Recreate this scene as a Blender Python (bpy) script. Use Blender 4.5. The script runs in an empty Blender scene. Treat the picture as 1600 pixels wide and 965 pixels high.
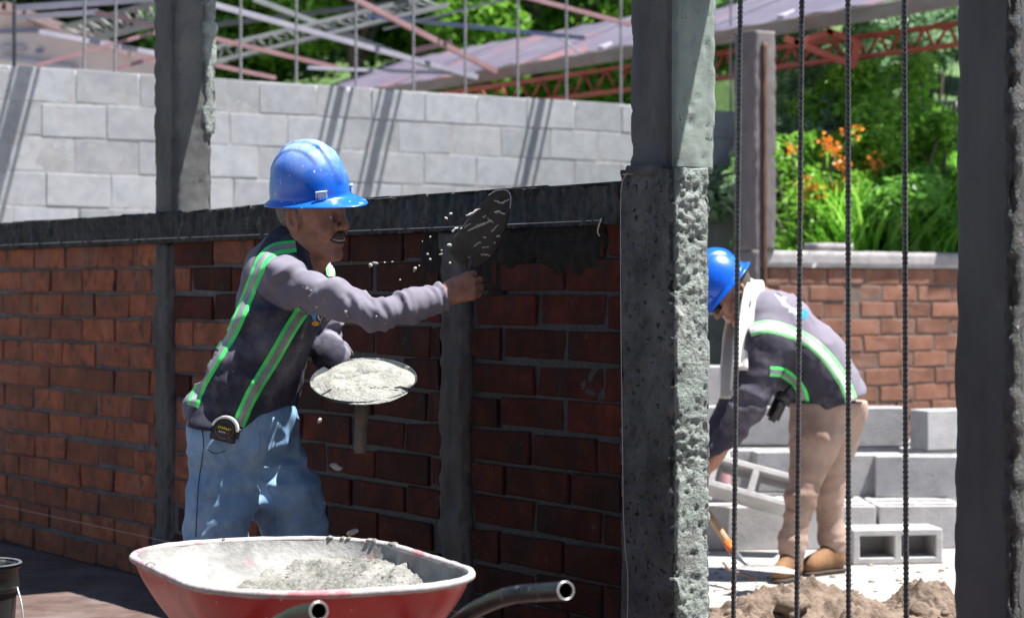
import bpy, bmesh, math, random
import numpy as np
from mathutils import Vector, Matrix
from mathutils.bvhtree import BVHTree
R = math.radians
random.seed(7)
SC = bpy.context.scene
COL = SC.collection

# ---------------------------------------------------------------- camera, sky, sun, exposure
H = 1.085                      # eye height above the clay floor
F = 75 / 36 * 1600             # focal length in photo pixels
cd = bpy.data.cameras.new('camera'); cam = bpy.data.objects.new('camera', cd); COL.objects.link(cam)
cam.location = (0, 0, H); cam.rotation_euler = (R(90), 0, 0)
cd.lens = 75; cd.sensor_width = 36; cd.shift_y = -27.5 / 1600
cd.clip_start = .05; cd.clip_end = 600
cd.dof.use_dof = True; cd.dof.focus_distance = 5.6; cd.dof.aperture_fstop = 4.2; cd.dof.aperture_blades = 7
SC.camera = cam
S = Vector((.345, -.07, .93)).normalized()
wd = bpy.data.worlds.new('World'); SC.world = wd; wd.use_nodes = True
wn = wd.node_tree.nodes
sk = wn.new('ShaderNodeTexSky'); sk.sky_type = 'NISHITA'; sk.sun_disc = False
sk.sun_elevation = math.asin(S.z); sk.sun_rotation = math.atan2(S.x, S.y); sk.altitude = 900; sk.dust_density = .7
wd.node_tree.links.new(sk.outputs[0], wn['Background'].inputs[0]); wn['Background'].inputs[1].default_value = .05
sl = bpy.data.lights.new('sun', 'SUN'); sl.energy = 5.0; sl.angle = R(.5); sl.color = (1, .965, .91)
sun = bpy.data.objects.new('sun', sl); COL.objects.link(sun); sun.location = (3, -2, 9)
sun.rotation_euler = S.to_track_quat('Z', 'Y').to_euler()
SC.view_settings.view_transform = 'Standard'; SC.view_settings.look = 'None'
SC.view_settings.exposure = 1.45; SC.view_settings.gamma = 1
SC.cycles.use_denoising = True
SC.cycles.max_bounces = 8

# ---------------------------------------------------------------- helpers
def W(px, py, d):
    """the point seen at photo pixel px, py at depth d"""
    return Vector(((px - 800) / F * d, d, H - (py - 455) / F * d))
def tag(o, label=None, cat=None, group=None, kind=None):
    if label: o['label'] = label
    if cat: o['category'] = cat
    if group: o['group'] = group
    if kind or cat: o['kind'] = kind or 'thing'
    return o
def empty(name, loc=(0, 0, 0), rz=0):
    o = bpy.data.objects.new(name, None); COL.objects.link(o); o.location = loc; o.rotation_euler.z = rz
    o.empty_display_size = .05
    return o
def link(name, me, mats=None, parent=None):
    o = bpy.data.objects.new(name, me); COL.objects.link(o)
    if mats is not None:
        for m in (mats if isinstance(mats, (list, tuple)) else [mats]): me.materials.append(m)
    if parent: o.parent = parent
    return o
def np_obj(name, V, Q, mats=None, parent=None, smooth=True, midx=None):
    """mesh object from vertex array and (n,k) face array (or list of such arrays)"""
    V = np.asarray(V, np.float32); Qs = Q if isinstance(Q, list) else [Q]
    me = bpy.data.meshes.new(name); me.vertices.add(len(V)); me.vertices.foreach_set('co', V.ravel())
    tot = [np.full(len(q), q.shape[1], np.int32) for q in Qs]; tot = np.concatenate(tot)
    li = np.concatenate([np.asarray(q, np.int32).ravel() for q in Qs])
    me.loops.add(len(li)); me.loops.foreach_set('vertex_index', li)
    me.polygons.add(len(tot)); st = np.concatenate([[0], np.cumsum(tot)[:-1]]).astype(np.int32)
    me.polygons.foreach_set('loop_start', st); me.polygons.foreach_set('loop_total', tot)
    me.update(calc_edges=True); me.validate()
    o = link(name, me, mats, parent)
    if midx is not None: me.polygons.foreach_set('material_index', np.asarray(midx, np.int32))
    me.polygons.foreach_set('use_smooth', np.full(len(me.polygons), bool(smooth)))
    return o
def bm_obj(name, bm, mats=None, parent=None, smooth=False):
    me = bpy.data.meshes.new(name); bm.normal_update(); bm.to_mesh(me); bm.free()
    o = link(name, me, mats, parent)
    if smooth: me.polygons.foreach_set('use_smooth', np.full(len(me.polygons), True))
    return o
def rotz(a): return Matrix.Rotation(a, 4, 'Z')
def frame(P, x, z):
    """4x4 with origin P, x axis, z axis (orthogonalised)"""
    x = Vector(x).normalized(); z = Vector(z); z = (z - x * z.dot(x)).normalized(); y = z.cross(x)
    return Matrix(((x.x, y.x, z.x, P[0]), (x.y, y.y, z.y, P[1]), (x.z, y.z, z.z, P[2]), (0, 0, 0, 1)))
def add_box(bm, size, mx=Matrix(), bevel=0, seg=1):
    r = bmesh.ops.create_cube(bm, size=1, matrix=mx @ Matrix.Diagonal((*size, 1)))
    if bevel:
        es = list({e for v in r['verts'] for e in v.link_edges})
        bmesh.ops.bevel(bm, geom=es, offset=bevel, segments=seg, affect='EDGES')
    return r
def bar_mx(P, Q):
    P, Q = Vector(P), Vector(Q); d = Q - P
    up = Vector((0, 0, 1)) if abs(d.normalized().z) < .95 else Vector((0, 1, 0))
    return frame((P + Q) / 2, d, up), d.length
def add_bar(bm, P, Q, w, h, bevel=0):
    m, L = bar_mx(P, Q); return add_box(bm, (L, w, h), m, bevel)
def add_channel(bm, P, Q, w, h, t=.004):
    """open C section"""
    m, L = bar_mx(P, Q)
    add_box(bm, (L, t, h), m @ Matrix.Translation((0, -w / 2, 0)))
    for s in (-1, 1): add_box(bm, (L - .002, w, t), m @ Matrix.Translation((0, 0, s * (h / 2 - t / 2 - .0005))))
def tube(pts, rad, n=10, cap=True):
    """swept tube: V, quads(list)"""
    P = np.array([tuple(p) for p in pts], float); k = len(P)
    rad = np.broadcast_to(np.asarray(rad, float), (k,))
    T = np.gradient(P, axis=0); T /= np.linalg.norm(T, axis=1)[:, None] + 1e-12
    ref = np.array([0, 0, 1.]) if abs(T[0][2]) < .9 else np.array([1., 0, 0])
    N = np.zeros_like(P); nprev = ref - T[0] * T[0].dot(ref); nprev /= np.linalg.norm(nprev)
    for i in range(k):
        nprev = nprev - T[i] * T[i].dot(nprev); nprev /= np.linalg.norm(nprev); N[i] = nprev
    B = np.cross(T, N); a = np.linspace(0, 2 * np.pi, n, endpoint=False)
    V = P[:, None] + rad[:, None, None] * (np.cos(a)[None, :, None] * N[:, None] + np.sin(a)[None, :, None] * B[:, None])
    V = V.reshape(-1, 3)
    i, j = np.meshgrid(np.arange(k - 1), np.arange(n), indexing='ij')
    Q = np.stack([i * n + j, i * n + (j + 1) % n, (i + 1) * n + (j + 1) % n, (i + 1) * n + j], -1).reshape(-1, 4)
    fs = [Q]
    if cap:
        V = np.vstack([V, P[0], P[-1]]); c0, c1 = len(V) - 2, len(V) - 1; jj = np.arange(n)
        fs.append(np.stack([np.full(n, c0), (jj + 1) % n, jj], -1))
        fs.append(np.stack([np.full(n, c1), (k - 1) * n + jj, (k - 1) * n + (jj + 1) % n], -1))
    return V, fs
def tube_obj(name, pts, rad, mat, parent=None, n=10, cap=True):
    V, fs = tube(pts, rad, n, cap); return np_obj(name, V, fs, mat, parent)
def smooth_path(pts, n=8):
    """Catmull-Rom"""
    P = [Vector(p) for p in pts]; P = [P[0] * 2 - P[1]] + P + [P[-1] * 2 - P[-2]]; out = []
    for i in range(1, len(P) - 2):
        a, b, c, d = P[i - 1:i + 3]
        for k in range(n):
            t = k / n
            out.append(.5 * ((2 * b) + (c - a) * t + (2 * a - 5 * b + 4 * c - d) * t * t + (3 * b - a - 3 * c + d) * t ** 3))
    out.append(P[-2]); return out
def lathe(prof, n=32):
    """prof: list of (r, z) -> V, Q"""
    p = np.array(prof); a = np.linspace(0, 2 * np.pi, n, endpoint=False); k = len(p)
    V = np.stack([p[:, None, 0] * np.cos(a), p[:, None, 0] * np.sin(a), np.repeat(p[:, 1:2], n, 1)], -1).reshape(-1, 3)
    i, j = np.meshgrid(np.arange(k - 1), np.arange(n), indexing='ij')
    Q = np.stack([i * n + j, i * n + (j + 1) % n, (i + 1) * n + (j + 1) % n, (i + 1) * n + j], -1).reshape(-1, 4)
    return V, Q
def xf(V, M):
    V = np.asarray(V, float); A = np.array(M); return V @ A[:3, :3].T + A[:3, 3]
def vnoise(P, seed=0):
    """value noise, -1..1"""
    P = np.asarray(P, np.float64) + seed * 17.31; i = np.floor(P).astype(np.int64); f = P - i; f = f * f * (3 - 2 * f)
    def h(a, b, c):
        n = (a * 73856093) ^ (b * 19349663) ^ (c * 83492791) ^ (seed * 2654435 + 1013)
        n = (n ^ (n >> 13)) * 1274126177 & 0x7fffffff; n = n ^ (n >> 16)
        return (n & 0xffff) / 32767.5 - 1
    r = 0
    for a in (0, 1):
        for b in (0, 1):
            for c in (0, 1):
                w = (f[..., 0] if a else 1 - f[..., 0]) * (f[..., 1] if b else 1 - f[..., 1]) * (f[..., 2] if c else 1 - f[..., 2])
                r = r + w * h(i[..., 0] + a, i[..., 1] + b, i[..., 2] + c)
    return r
def fbm(P, seed=0, oct=3):
    P = np.asarray(P, float); r = 0; a = 1
    for o in range(oct): r = r + a * vnoise(P * 2 ** o, seed + o); a *= .5
    return r / 1.75

# ---------------------------------------------------------------- materials
def mat(name, cols, scale=8, detail=6, rough=.85, bump=None, coord='World', rand=0, layers=(), metal=0, spec=.5,
        stretch=(1, 1, 1), trans=0, rough2=None, bump2=None, coat=0, dist=0):
    """procedural surface: noise ramp, optional stain layers (dict scale, lo, hi, col, stretch, kind, rough), bumps"""
    m = bpy.data.materials.new(name); m.use_nodes = True; nt = m.node_tree; N = nt.nodes; L = nt.links
    b = N['Principled BSDF']; b.inputs['Roughness'].default_value = rough; b.inputs['Metallic'].default_value = metal
    b.inputs['Specular IOR Level'].default_value = spec
    if coat: b.inputs['Coat Weight'].default_value = coat; b.inputs['Coat Roughness'].default_value = .15
    if coord == 'World': src = N.new('ShaderNodeNewGeometry').outputs['Position']
    else: src = N.new('ShaderNodeTexCoord').outputs[coord]
    oi = None
    if coord != 'World':
        oi = N.new('ShaderNodeObjectInfo'); ad = N.new('ShaderNodeVectorMath'); ad.operation = 'MULTIPLY_ADD'
        L.new(oi.outputs['Random'], ad.inputs[0]); ad.inputs[1].default_value = (37, 51, 23); L.new(src, ad.inputs[2]); src = ad.outputs[0]
    def mp(st):
        if tuple(st) == (1, 1, 1): return src
        n = N.new('ShaderNodeMapping'); n.inputs['Scale'].default_value = st; L.new(src, n.inputs[0]); return n.outputs[0]
    def tex(kind, sc, de, st, di=0):
        if kind == 'attr':
            n = N.new('ShaderNodeAttribute'); n.attribute_name = 'panel'; return n.outputs['Fac']
        if kind == 'voronoi':
            n = N.new('ShaderNodeTexVoronoi'); n.inputs['Scale'].default_value = sc; o = n.outputs['Distance']
        elif kind == 'wave':
            n = N.new('ShaderNodeTexWave'); n.inputs['Scale'].default_value = sc; n.inputs['Distortion'].default_value = 3; o = n.outputs['Fac']
        else:
            n = N.new('ShaderNodeTexNoise'); n.inputs['Scale'].default_value = sc; n.inputs['Detail'].default_value = de
            n.inputs['Roughness'].default_value = .62; n.inputs['Distortion'].default_value = di; o = n.outputs[0]
        L.new(mp(st), n.inputs['Vector']); return o
    t = tex('noise', scale, detail, stretch, dist); rp = N.new('ShaderNodeValToRGB'); L.new(t, rp.inputs[0]); el = rp.color_ramp.elements
    cs = cols if isinstance(cols[0], (tuple, list)) else [cols]
    if len(cs) == 1: cs = [cs[0], cs[0]]
    pos = [.3 + .4 * i / (len(cs) - 1) for i in range(len(cs))]
    while len(el) < len(cs): el.new(.5)
    for e, p, c in zip(el, pos, cs): e.position = p; e.color = (*c, 1)
    c = rp.outputs[0]
    if rand:
        if oi is None: oi = N.new('ShaderNodeObjectInfo')
        hs = N.new('ShaderNodeHueSaturation'); mr = N.new('ShaderNodeMapRange'); L.new(oi.outputs['Random'], mr.inputs[0])
        mr.inputs[3].default_value = 1 - rand; mr.inputs[4].default_value = 1 + rand
        L.new(mr.outputs[0], hs.inputs['Value']); L.new(c, hs.inputs['Color']); c = hs.outputs[0]
    rsock = None
    for l in layers:
        t = tex(l.get('kind', 'noise'), l['scale'], l.get('detail', 5), l.get('stretch', (1, 1, 1)), l.get('dist', 0))
        mr = N.new('ShaderNodeMapRange'); L.new(t, mr.inputs[0]); mr.inputs[1].default_value = l['lo']; mr.inputs[2].default_value = l['hi']
        mr.inputs[4].default_value = l.get('amt', 1); f = mr.outputs[0]
        if 'axis' in l:        # confined to a range of object/world coordinate
            sp = N.new('ShaderNodeSeparateXYZ'); L.new(src if oi is None or coord == 'World' else N.new('ShaderNodeTexCoord').outputs['Object'], sp.inputs[0])
            m2 = N.new('ShaderNodeMapRange'); L.new(sp.outputs[l['axis']], m2.inputs[0]); m2.inputs[1].default_value = l['a0']; m2.inputs[2].default_value = l['a1']
            mm = N.new('ShaderNodeMath'); mm.operation = 'MULTIPLY'; L.new(f, mm.inputs[0]); L.new(m2.outputs[0], mm.inputs[1]); f = mm.outputs[0]
        mx = N.new('ShaderNodeMix'); mx.data_type = 'RGBA'; L.new(f, mx.inputs['Factor']); L.new(c, mx.inputs['A']); mx.inputs['B'].default_value = (*l['col'], 1); c = mx.outputs['Result']
        if 'rough' in l:
            m3 = N.new('ShaderNodeMix'); L.new(f, m3.inputs[0])
            if rsock is None: m3.inputs[2].default_value = rough
            else: L.new(rsock, m3.inputs[2])
            m3.inputs[3].default_value = l['rough']; rsock = m3.outputs[0]
    if rsock is not None: L.new(rsock, b.inputs['Roughness'])
    L.new(c, b.inputs['Base Color'])
    nrm = None
    for bp in (bump, bump2):
        if not bp: continue
        t = tex(bp[3] if len(bp) > 3 else 'noise', bp[0], 6, bp[4] if len(bp) > 4 else (1, 1, 1)); bn = N.new('ShaderNodeBump')
        bn.inputs['Strength'].default_value = bp[1]; bn.inputs['Distance'].default_value = bp[2]; L.new(t, bn.inputs['Height'])
        if nrm: L.new(nrm, bn.inputs['Normal'])
        nrm = bn.outputs[0]
    if nrm: L.new(nrm, b.inputs['Normal'])
    if trans:
        tr = N.new('ShaderNodeBsdfTranslucent'); L.new(c, tr.inputs[0]); ms = N.new('ShaderNodeMixShader'); ms.inputs[0].default_value = trans
        L.new(b.outputs[0], ms.inputs[1]); L.new(tr.outputs[0], ms.inputs[2]); L.new(ms.outputs[0], N['Material Output'].inputs[0])
    return m
def leaf_mat(name, cols, trans=.35, rough=.45):
    m = bpy.data.materials.new(name); m.use_nodes = True; nt = m.node_tree; N = nt.nodes; L = nt.links; b = N['Principled BSDF']
    g = N.new('ShaderNodeNewGeometry'); rp = N.new('ShaderNodeValToRGB'); L.new(g.outputs['Random Per Island'], rp.inputs[0]); el = rp.color_ramp.elements
    while len(el) < len(cols): el.new(.5)
    for i, (e, c) in enumerate(zip(el, cols)): e.position = i / (len(cols) - 1); e.color = (*c, 1)
    b.inputs['Roughness'].default_value = rough; L.new(rp.outputs[0], b.inputs['Base Color'])
    tr = N.new('ShaderNodeBsdfTranslucent'); L.new(rp.outputs[0], tr.inputs[0]); ms = N.new('ShaderNodeMixShader'); ms.inputs[0].default_value = trans
    L.new(b.outputs[0], ms.inputs[1]); L.new(tr.outputs[0], ms.inputs[2]); L.new(ms.outputs[0], N['Material Output'].inputs[0])
    return m
def flat(name, c, rough=.6, metal=0):
    return mat(name, [tuple(x * .85 for x in c), tuple(min(1, x * 1.1) for x in c)], scale=40, rough=rough, metal=metal, coord='Object')

# ---------------------------------------------------------------- the walls' own frame: x to the right and nearer, y into the wall
UX = Vector((.578, -.816, 0)).normalized(); NY = Vector((.816, .578, 0)).normalized(); AW = math.atan2(UX.y, UX.x)
P0 = Vector((50 / F * 6.0, 6.0, 0))
def xw(px, y=0):
    """local x on the plane y of the wall frame seen at pixel column px"""
    k = (px - 800) / F; o = P0 + NY * y
    return (k * o.y - o.x) / (UX.x - k * UX.y)
def yw(px, x):
    """local y on the plane x of the wall frame seen at pixel column px"""
    k = (px - 800) / F; o = P0 + UX * x
    return (k * o.y - o.x) / (NY.x - k * NY.y)
def wpt(x, y, z=0): return P0 + UX * x + NY * y + Vector((0, 0, z))
def zw(px, py, y=0):
    p = wpt(xw(px, y), y); return H - (py - 455) / F * p.y
MW = Matrix.Translation(P0) @ rotz(AW)

# ---------------------------------------------------------------- masonry materials
m_brick = mat('clay brick', [(.11, .026, .01), (.21, .055, .02), (.29, .09, .036)], scale=9, coord='Object', rand=.3, rough=.8,
              bump=(60, .8, .006), layers=[dict(scale=5, lo=.52, hi=.74, col=(.14, .1, .085), amt=.5, stretch=(1, 1, .4)), dict(scale=16, lo=.54, hi=.68, col=(.035, .017, .012), amt=.85), dict(scale=40, lo=.66, hi=.75, col=(.04, .015, .01), amt=.7)])
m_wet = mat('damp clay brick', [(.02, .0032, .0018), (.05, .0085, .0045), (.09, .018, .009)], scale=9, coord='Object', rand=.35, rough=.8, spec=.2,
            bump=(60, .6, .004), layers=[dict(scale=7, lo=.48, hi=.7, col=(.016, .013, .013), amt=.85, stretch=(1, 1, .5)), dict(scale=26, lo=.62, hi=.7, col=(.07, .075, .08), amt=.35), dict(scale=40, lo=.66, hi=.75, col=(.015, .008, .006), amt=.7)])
m_joint = mat('brick mortar', [(.055, .058, .062), (.13, .13, .13)], scale=14, bump=(45, .8, .008), layers=[dict(scale=3, lo=.5, hi=.62, col=(.05, .06, .075), amt=.8)])
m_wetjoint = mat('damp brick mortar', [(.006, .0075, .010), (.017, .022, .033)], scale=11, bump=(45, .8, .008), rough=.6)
m_beam = mat('raked cement render', [(.022, .025, .025), (.065, .071, .071)], scale=22, stretch=(1, 1, .18), bump=(48, 1, .012, 'noise', (1, 1, .12)), bump2=(90, .5, .006),
             layers=[dict(scale=2.2, lo=.45, hi=.62, col=(.035, .04, .042), amt=.75), dict(scale=34, lo=.62, hi=.7, col=(.2, .21, .2), amt=.6, stretch=(1, 1, .3)), dict(scale=26, lo=.6, hi=.68, col=(.01, .011, .011), amt=.8, stretch=(1, 1, .25))])
m_post = mat('poured post concrete', [(.04, .04, .039), (.1, .1, .096)], scale=18, stretch=(1, 1, .35), bump=(30, .8, .008), bump2=(110, .5, .004),
             layers=[dict(scale=6, lo=.58, hi=.66, col=(.035, .035, .035), amt=.8)])
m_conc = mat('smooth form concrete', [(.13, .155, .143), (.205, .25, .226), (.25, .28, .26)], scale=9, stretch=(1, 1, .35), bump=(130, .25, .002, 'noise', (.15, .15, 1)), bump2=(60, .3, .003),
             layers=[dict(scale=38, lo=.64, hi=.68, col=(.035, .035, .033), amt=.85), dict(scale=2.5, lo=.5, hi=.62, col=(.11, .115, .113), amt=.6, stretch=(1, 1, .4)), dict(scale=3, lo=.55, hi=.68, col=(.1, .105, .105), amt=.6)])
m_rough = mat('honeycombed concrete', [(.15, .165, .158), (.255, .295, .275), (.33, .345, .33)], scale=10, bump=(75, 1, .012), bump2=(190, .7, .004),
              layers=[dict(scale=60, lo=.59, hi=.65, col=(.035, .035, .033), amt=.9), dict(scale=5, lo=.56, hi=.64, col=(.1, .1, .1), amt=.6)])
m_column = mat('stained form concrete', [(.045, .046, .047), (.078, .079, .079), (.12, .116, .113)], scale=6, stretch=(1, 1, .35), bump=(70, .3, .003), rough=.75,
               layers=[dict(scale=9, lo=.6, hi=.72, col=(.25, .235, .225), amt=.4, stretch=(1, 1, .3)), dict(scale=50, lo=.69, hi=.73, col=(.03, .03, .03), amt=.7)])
m_darkcol = mat('dark form concrete', [(.04, .041, .042), (.075, .076, .077), (.1, .1, .1)], scale=5, stretch=(1, 1, .4), bump=(60, .25, .003), rough=.7,
                layers=[dict(scale=24, lo=.7, hi=.74, col=(.2, .2, .2), amt=.5), dict(scale=3, lo=.58, hi=.7, col=(.055, .045, .04), amt=.7)])
m_block = mat('pale concrete block', [(.22, .23, .25), (.3, .31, .332)], scale=14, coord='Object', rand=.13, bump=(120, .35, .004), rough=.9,
              layers=[dict(scale=2.5, lo=.52, hi=.68, col=(.33, .33, .34), amt=.6), dict(scale=7, lo=.6, hi=.72, col=(.2, .2, .205), amt=.5, stretch=(1, 1, .4))])
m_bjoint = mat('pale block mortar', [(.21, .21, .22), (.31, .31, .32)], scale=9, bump=(60, .5, .006))

# ---------------------------------------------------------------- rough concrete members
def rough_box(name, x0, x1, y0, y1, z0, z1, mats, parent=None, res=.014, amp=.004, seed=1, nf=14, edge=.01, pits=0, mi=None, lean=(0, 0), corner=.012, mod=None):
    """four-sided member, noise-worn faces, chipped arrises; in the parent's frame"""
    cx, cy, hx, hy = (x0 + x1) / 2, (y0 + y1) / 2, (x1 - x0) / 2, (y1 - y0) / 2
    c = min(corner, hx * .4, hy * .4); P, Nn = [], []
    def run(a, b, n):
        k = max(2, int((Vector(b) - Vector(a)).length / res))
        for i in range(k): P.append(np.array(a) + (np.array(b) - np.array(a)) * i / k); Nn.append(n)
    run((-hx + c, -hy), (hx - c, -hy), (0, -1)); run((hx - c, -hy), (hx, -hy + c), (.7, -.7)); run((hx, -hy + c), (hx, hy - c), (1, 0)); run((hx, hy - c), (hx - c, hy), (.7, .7))
    run((hx - c, hy), (-hx + c, hy), (0, 1)); run((-hx + c, hy), (-hx, hy - c), (-.7, .7)); run((-hx, hy - c), (-hx, -hy + c), (-1, 0)); run((-hx, -hy + c), (-hx + c, -hy), (-.7, -.7))
    P = np.array(P); Nn = np.array(Nn); n = len(P); k = max(2, int((z1 - z0) / res)) + 1; zs = np.linspace(z0, z1, k)
    V = np.zeros((k, n, 3)); V[:, :, :2] = P[None] + (cx, cy); V[:, :, 2] = zs[:, None]
    fr = ((zs - z0) / (z1 - z0))[:, None]; V[:, :, 0] += lean[0] * (fr - .5); V[:, :, 1] += lean[1] * (fr - .5)
    q = V.reshape(-1, 3); q0 = q.copy()
    d = amp * fbm(q * nf, seed, 4)
    em = (np.abs(np.abs(P[:, 0]) - hx) < c * 1.3) & (np.abs(np.abs(P[:, 1]) - hy) < c * 1.3); em = np.tile(em, k)
    d = d - em * edge * np.clip(fbm(q * (3, 3, 26), seed + 5, 3) + .25, 0, 1)
    if pits:
        g = vnoise(q * 70, seed + 9); d = d - pits * np.clip(g - .45, 0, 1) * 2
    if mod is not None: d = d + mod(q)
    q[:, :2] += np.tile(Nn, (k, 1)) * d[:, None]
    i, j = np.meshgrid(np.arange(k - 1), np.arange(n), indexing='ij')
    Q = np.stack([i * n + j, i * n + (j + 1) % n, (i + 1) * n + (j + 1) % n, (i + 1) * n + j], -1).reshape(-1, 4)
    q[-n:, 2] += amp * fbm(q[-n:] * nf, seed + 3)
    V = np.vstack([q, [[cx - lean[0] / 2, cy - lean[1] / 2, z0], [cx + lean[0] / 2, cy + lean[1] / 2, z1]]]); jj = np.arange(n); a, b = len(V) - 2, len(V) - 1
    T = np.vstack([np.stack([np.full(n, a), (jj + 1) % n, jj], -1), np.stack([np.full(n, b), (k - 1) * n + jj, (k - 1) * n + (jj + 1) % n], -1)])
    midx = None
    if mi is not None:
        cen = q0[Q].mean(1); midx = np.concatenate([mi(cen), np.zeros(len(T), int)])
    return np_obj(name, V, [Q, T], mats, parent, smooth=True, midx=midx)
def brick_meshes(L, D, hh, m, n=12, jit=.006, bev=.0045, name='brick'):
    out = []
    for i in range(n):
        bm = bmesh.new(); add_box(bm, (L, D, hh))
        for v in bm.verts: v.co += Vector((random.uniform(-jit, jit), random.uniform(-jit, jit) * .6, random.uniform(-jit, jit)))
        bmesh.ops.bevel(bm, geom=bm.edges[:], offset=bev, segments=1, affect='EDGES')
        me = bpy.data.meshes.new(name); bm.to_mesh(me); bm.free(); me.materials.append(m); out.append(me)
    return out
def lay(parent, segs, z0, n, ch, L, meshes, name='brick', gap=.012, ydep=0, jy=.004, pick=None, hmesh=None):
    """courses of bricks between the x limits in segs"""
    for c in range(n):
        for (a, b) in segs:
            off = (c % 2) * L / 2 + random.uniform(-.02, .02); x = a - off
            while x < b - .03:
                s, e = max(x, a), min(x + L, b)
                if e - s > .05:
                    ms = pick((s + e) / 2, c) if pick else meshes
                    o = bpy.data.objects.new(name, random.choice(ms)); COL.objects.link(o); o.parent = parent
                    o.location = ((s + e) / 2, ydep + random.uniform(-jy, jy), z0 + (c + .5) * ch + random.uniform(-.002, .002))
                    o.scale = ((e - s - gap) / (L - gap), 1, 1); o.rotation_euler = (0, random.uniform(-.008, .008), random.uniform(-.006, .006))
                x += L

# ---------------------------------------------------------------- the near brick wall
xa, xb = xw(-150), xw(974)
ZB = 1.275; ZT = 1.375; CH = ZB / 13
wall = empty('brick_wall', P0, AW)
tag(wall, 'long dark red brick wall under a raked cement beam behind the man with the trowel', 'brick wall')
p1, p2 = (xw(244), xw(272)), (xw(689), xw(736))
segs = [(xa, p1[0]), (p1[1], p2[0]), (p2[1], xb)]
dry = brick_meshes(.3, .13, CH - .012, m_brick); wet = brick_meshes(.3, .13, CH - .012, m_wet)
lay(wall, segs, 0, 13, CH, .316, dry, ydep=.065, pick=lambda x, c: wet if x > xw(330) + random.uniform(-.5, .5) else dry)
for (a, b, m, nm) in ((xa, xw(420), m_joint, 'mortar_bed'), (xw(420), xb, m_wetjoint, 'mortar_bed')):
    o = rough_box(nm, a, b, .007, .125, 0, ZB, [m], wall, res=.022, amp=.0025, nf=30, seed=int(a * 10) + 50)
rough_box('tie_beam', xa, xb + .02, -.022, .145, ZB - .012, ZT, [m_beam], wall, res=.0075, amp=.012, nf=40, seed=3, edge=.03, mod=lambda q: .022 * (.3 - np.abs(fbm(q * (42, 42, 5), 7, 3))) + .008 * vnoise(q * 90, 8))
rough_box('concrete_post', p1[0] + .004, p1[1] - .004, -.016, .14, 0, ZB - .014, [m_post], wall, res=.012, amp=.012, nf=11, seed=8, edge=.02)
rough_box('concrete_post', p2[0] + .004, p2[1] - .004, -.02, .14, 0, ZB - .014, [m_post], wall, res=.012, amp=.014, nf=11, seed=12, edge=.02)
# fresh mortar thrown on the bricks below the beam
def smear(name, x0, x1, z0, z1, seed, mat_, th=.016):
    nx, nz = int((x1 - x0) / .011), int((z1 - z0) / .011); X, Z = np.meshgrid(np.linspace(x0, x1, nx), np.linspace(z0, z1, nz), indexing='ij')
    q = np.stack([X, 0 * X, Z], -1); n1 = fbm(q * 9, seed, 4)
    ex = np.minimum.reduce([(X - x0) / .08, (x1 - X) / .08, (Z - z0) / .07]); t = np.clip(np.minimum(ex, 1.2) + n1 * 1.1 - .35, -.5, 1)
    y = -th * np.clip(t, 0, 1) - .006 * fbm(q * 40, seed + 4) * (t > 0); y = np.where(t > 0, y, .03)
    V = np.stack([X, y, Z], -1).reshape(-1, 3); i, j = np.meshgrid(np.arange(nx - 1), np.arange(nz - 1), indexing='ij')
    Q = np.stack([i * nz + j, (i + 1) * nz + j, (i + 1) * nz + j + 1, i * nz + j + 1], -1).reshape(-1, 4)
    keep = (t.reshape(-1)[Q] > -.1).any(1); return np_obj(name, V, Q[keep], mat_, wall)
m_fresh = mat('fresh dark mortar', [(.014, .0135, .0125), (.034, .033, .031)], scale=30, bump=(70, .9, .01), rough=.9, spec=.1)
smear('fresh_mortar', xw(762), xw(955), 1.12, ZB + .02, 21, m_fresh)
smear('fresh_mortar', xw(650), xw(790), 1.05, ZB + .01, 33, m_fresh, .008)

# ---------------------------------------------------------------- concrete columns
m_wood = mat('weathered brown timber', [(.06, .028, .016), (.12, .06, .034)], scale=12, stretch=(1, 1, .08), bump=(40, .4, .003))
XE = xw(1049); YE = yw(1123, XE)                      # outer corner and depth of the doorway pillar
col = empty('concrete_pillar', P0, AW)
tag(col, 'rough pitted concrete pillar at the end of the brick wall, half sunlit and greenish', 'pillar')
zsp = zw(985, 268)
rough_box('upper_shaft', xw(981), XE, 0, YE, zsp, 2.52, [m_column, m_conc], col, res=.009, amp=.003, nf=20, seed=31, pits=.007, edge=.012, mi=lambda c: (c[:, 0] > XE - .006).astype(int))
XEL = xw(1059)
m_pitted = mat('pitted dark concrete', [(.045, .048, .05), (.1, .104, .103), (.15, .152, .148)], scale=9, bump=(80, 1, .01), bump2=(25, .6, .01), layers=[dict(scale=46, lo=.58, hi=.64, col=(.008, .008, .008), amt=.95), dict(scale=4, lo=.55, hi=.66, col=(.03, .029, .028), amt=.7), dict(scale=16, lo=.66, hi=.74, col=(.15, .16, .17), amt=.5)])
def honey(q):
    g = fbm(q * 22, 77, 3); h = vnoise(q * 75, 78)
    mk = np.clip(fbm(q * (7, 7, 5), 83, 2) * 2.2 + .45, .05, 1)
    return mk * (-.014 * np.clip(g - .05, 0, 1) + .0045 * h + .0045 * vnoise(q * 130, 79)) - .034 * np.clip(fbm(q * (9, 9, 7), 81, 3) - .42, 0, 1)
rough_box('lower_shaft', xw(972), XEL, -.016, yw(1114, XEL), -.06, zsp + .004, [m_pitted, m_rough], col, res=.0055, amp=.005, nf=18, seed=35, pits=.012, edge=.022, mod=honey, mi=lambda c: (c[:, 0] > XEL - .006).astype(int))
rough_box('mortar_ledge', xw(984), XE - .03, -.024, .02, zsp - .012, zsp + .012, [m_joint], col, res=.01, amp=.006, seed=37)
c2 = empty('concrete_column', P0, AW)
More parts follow.
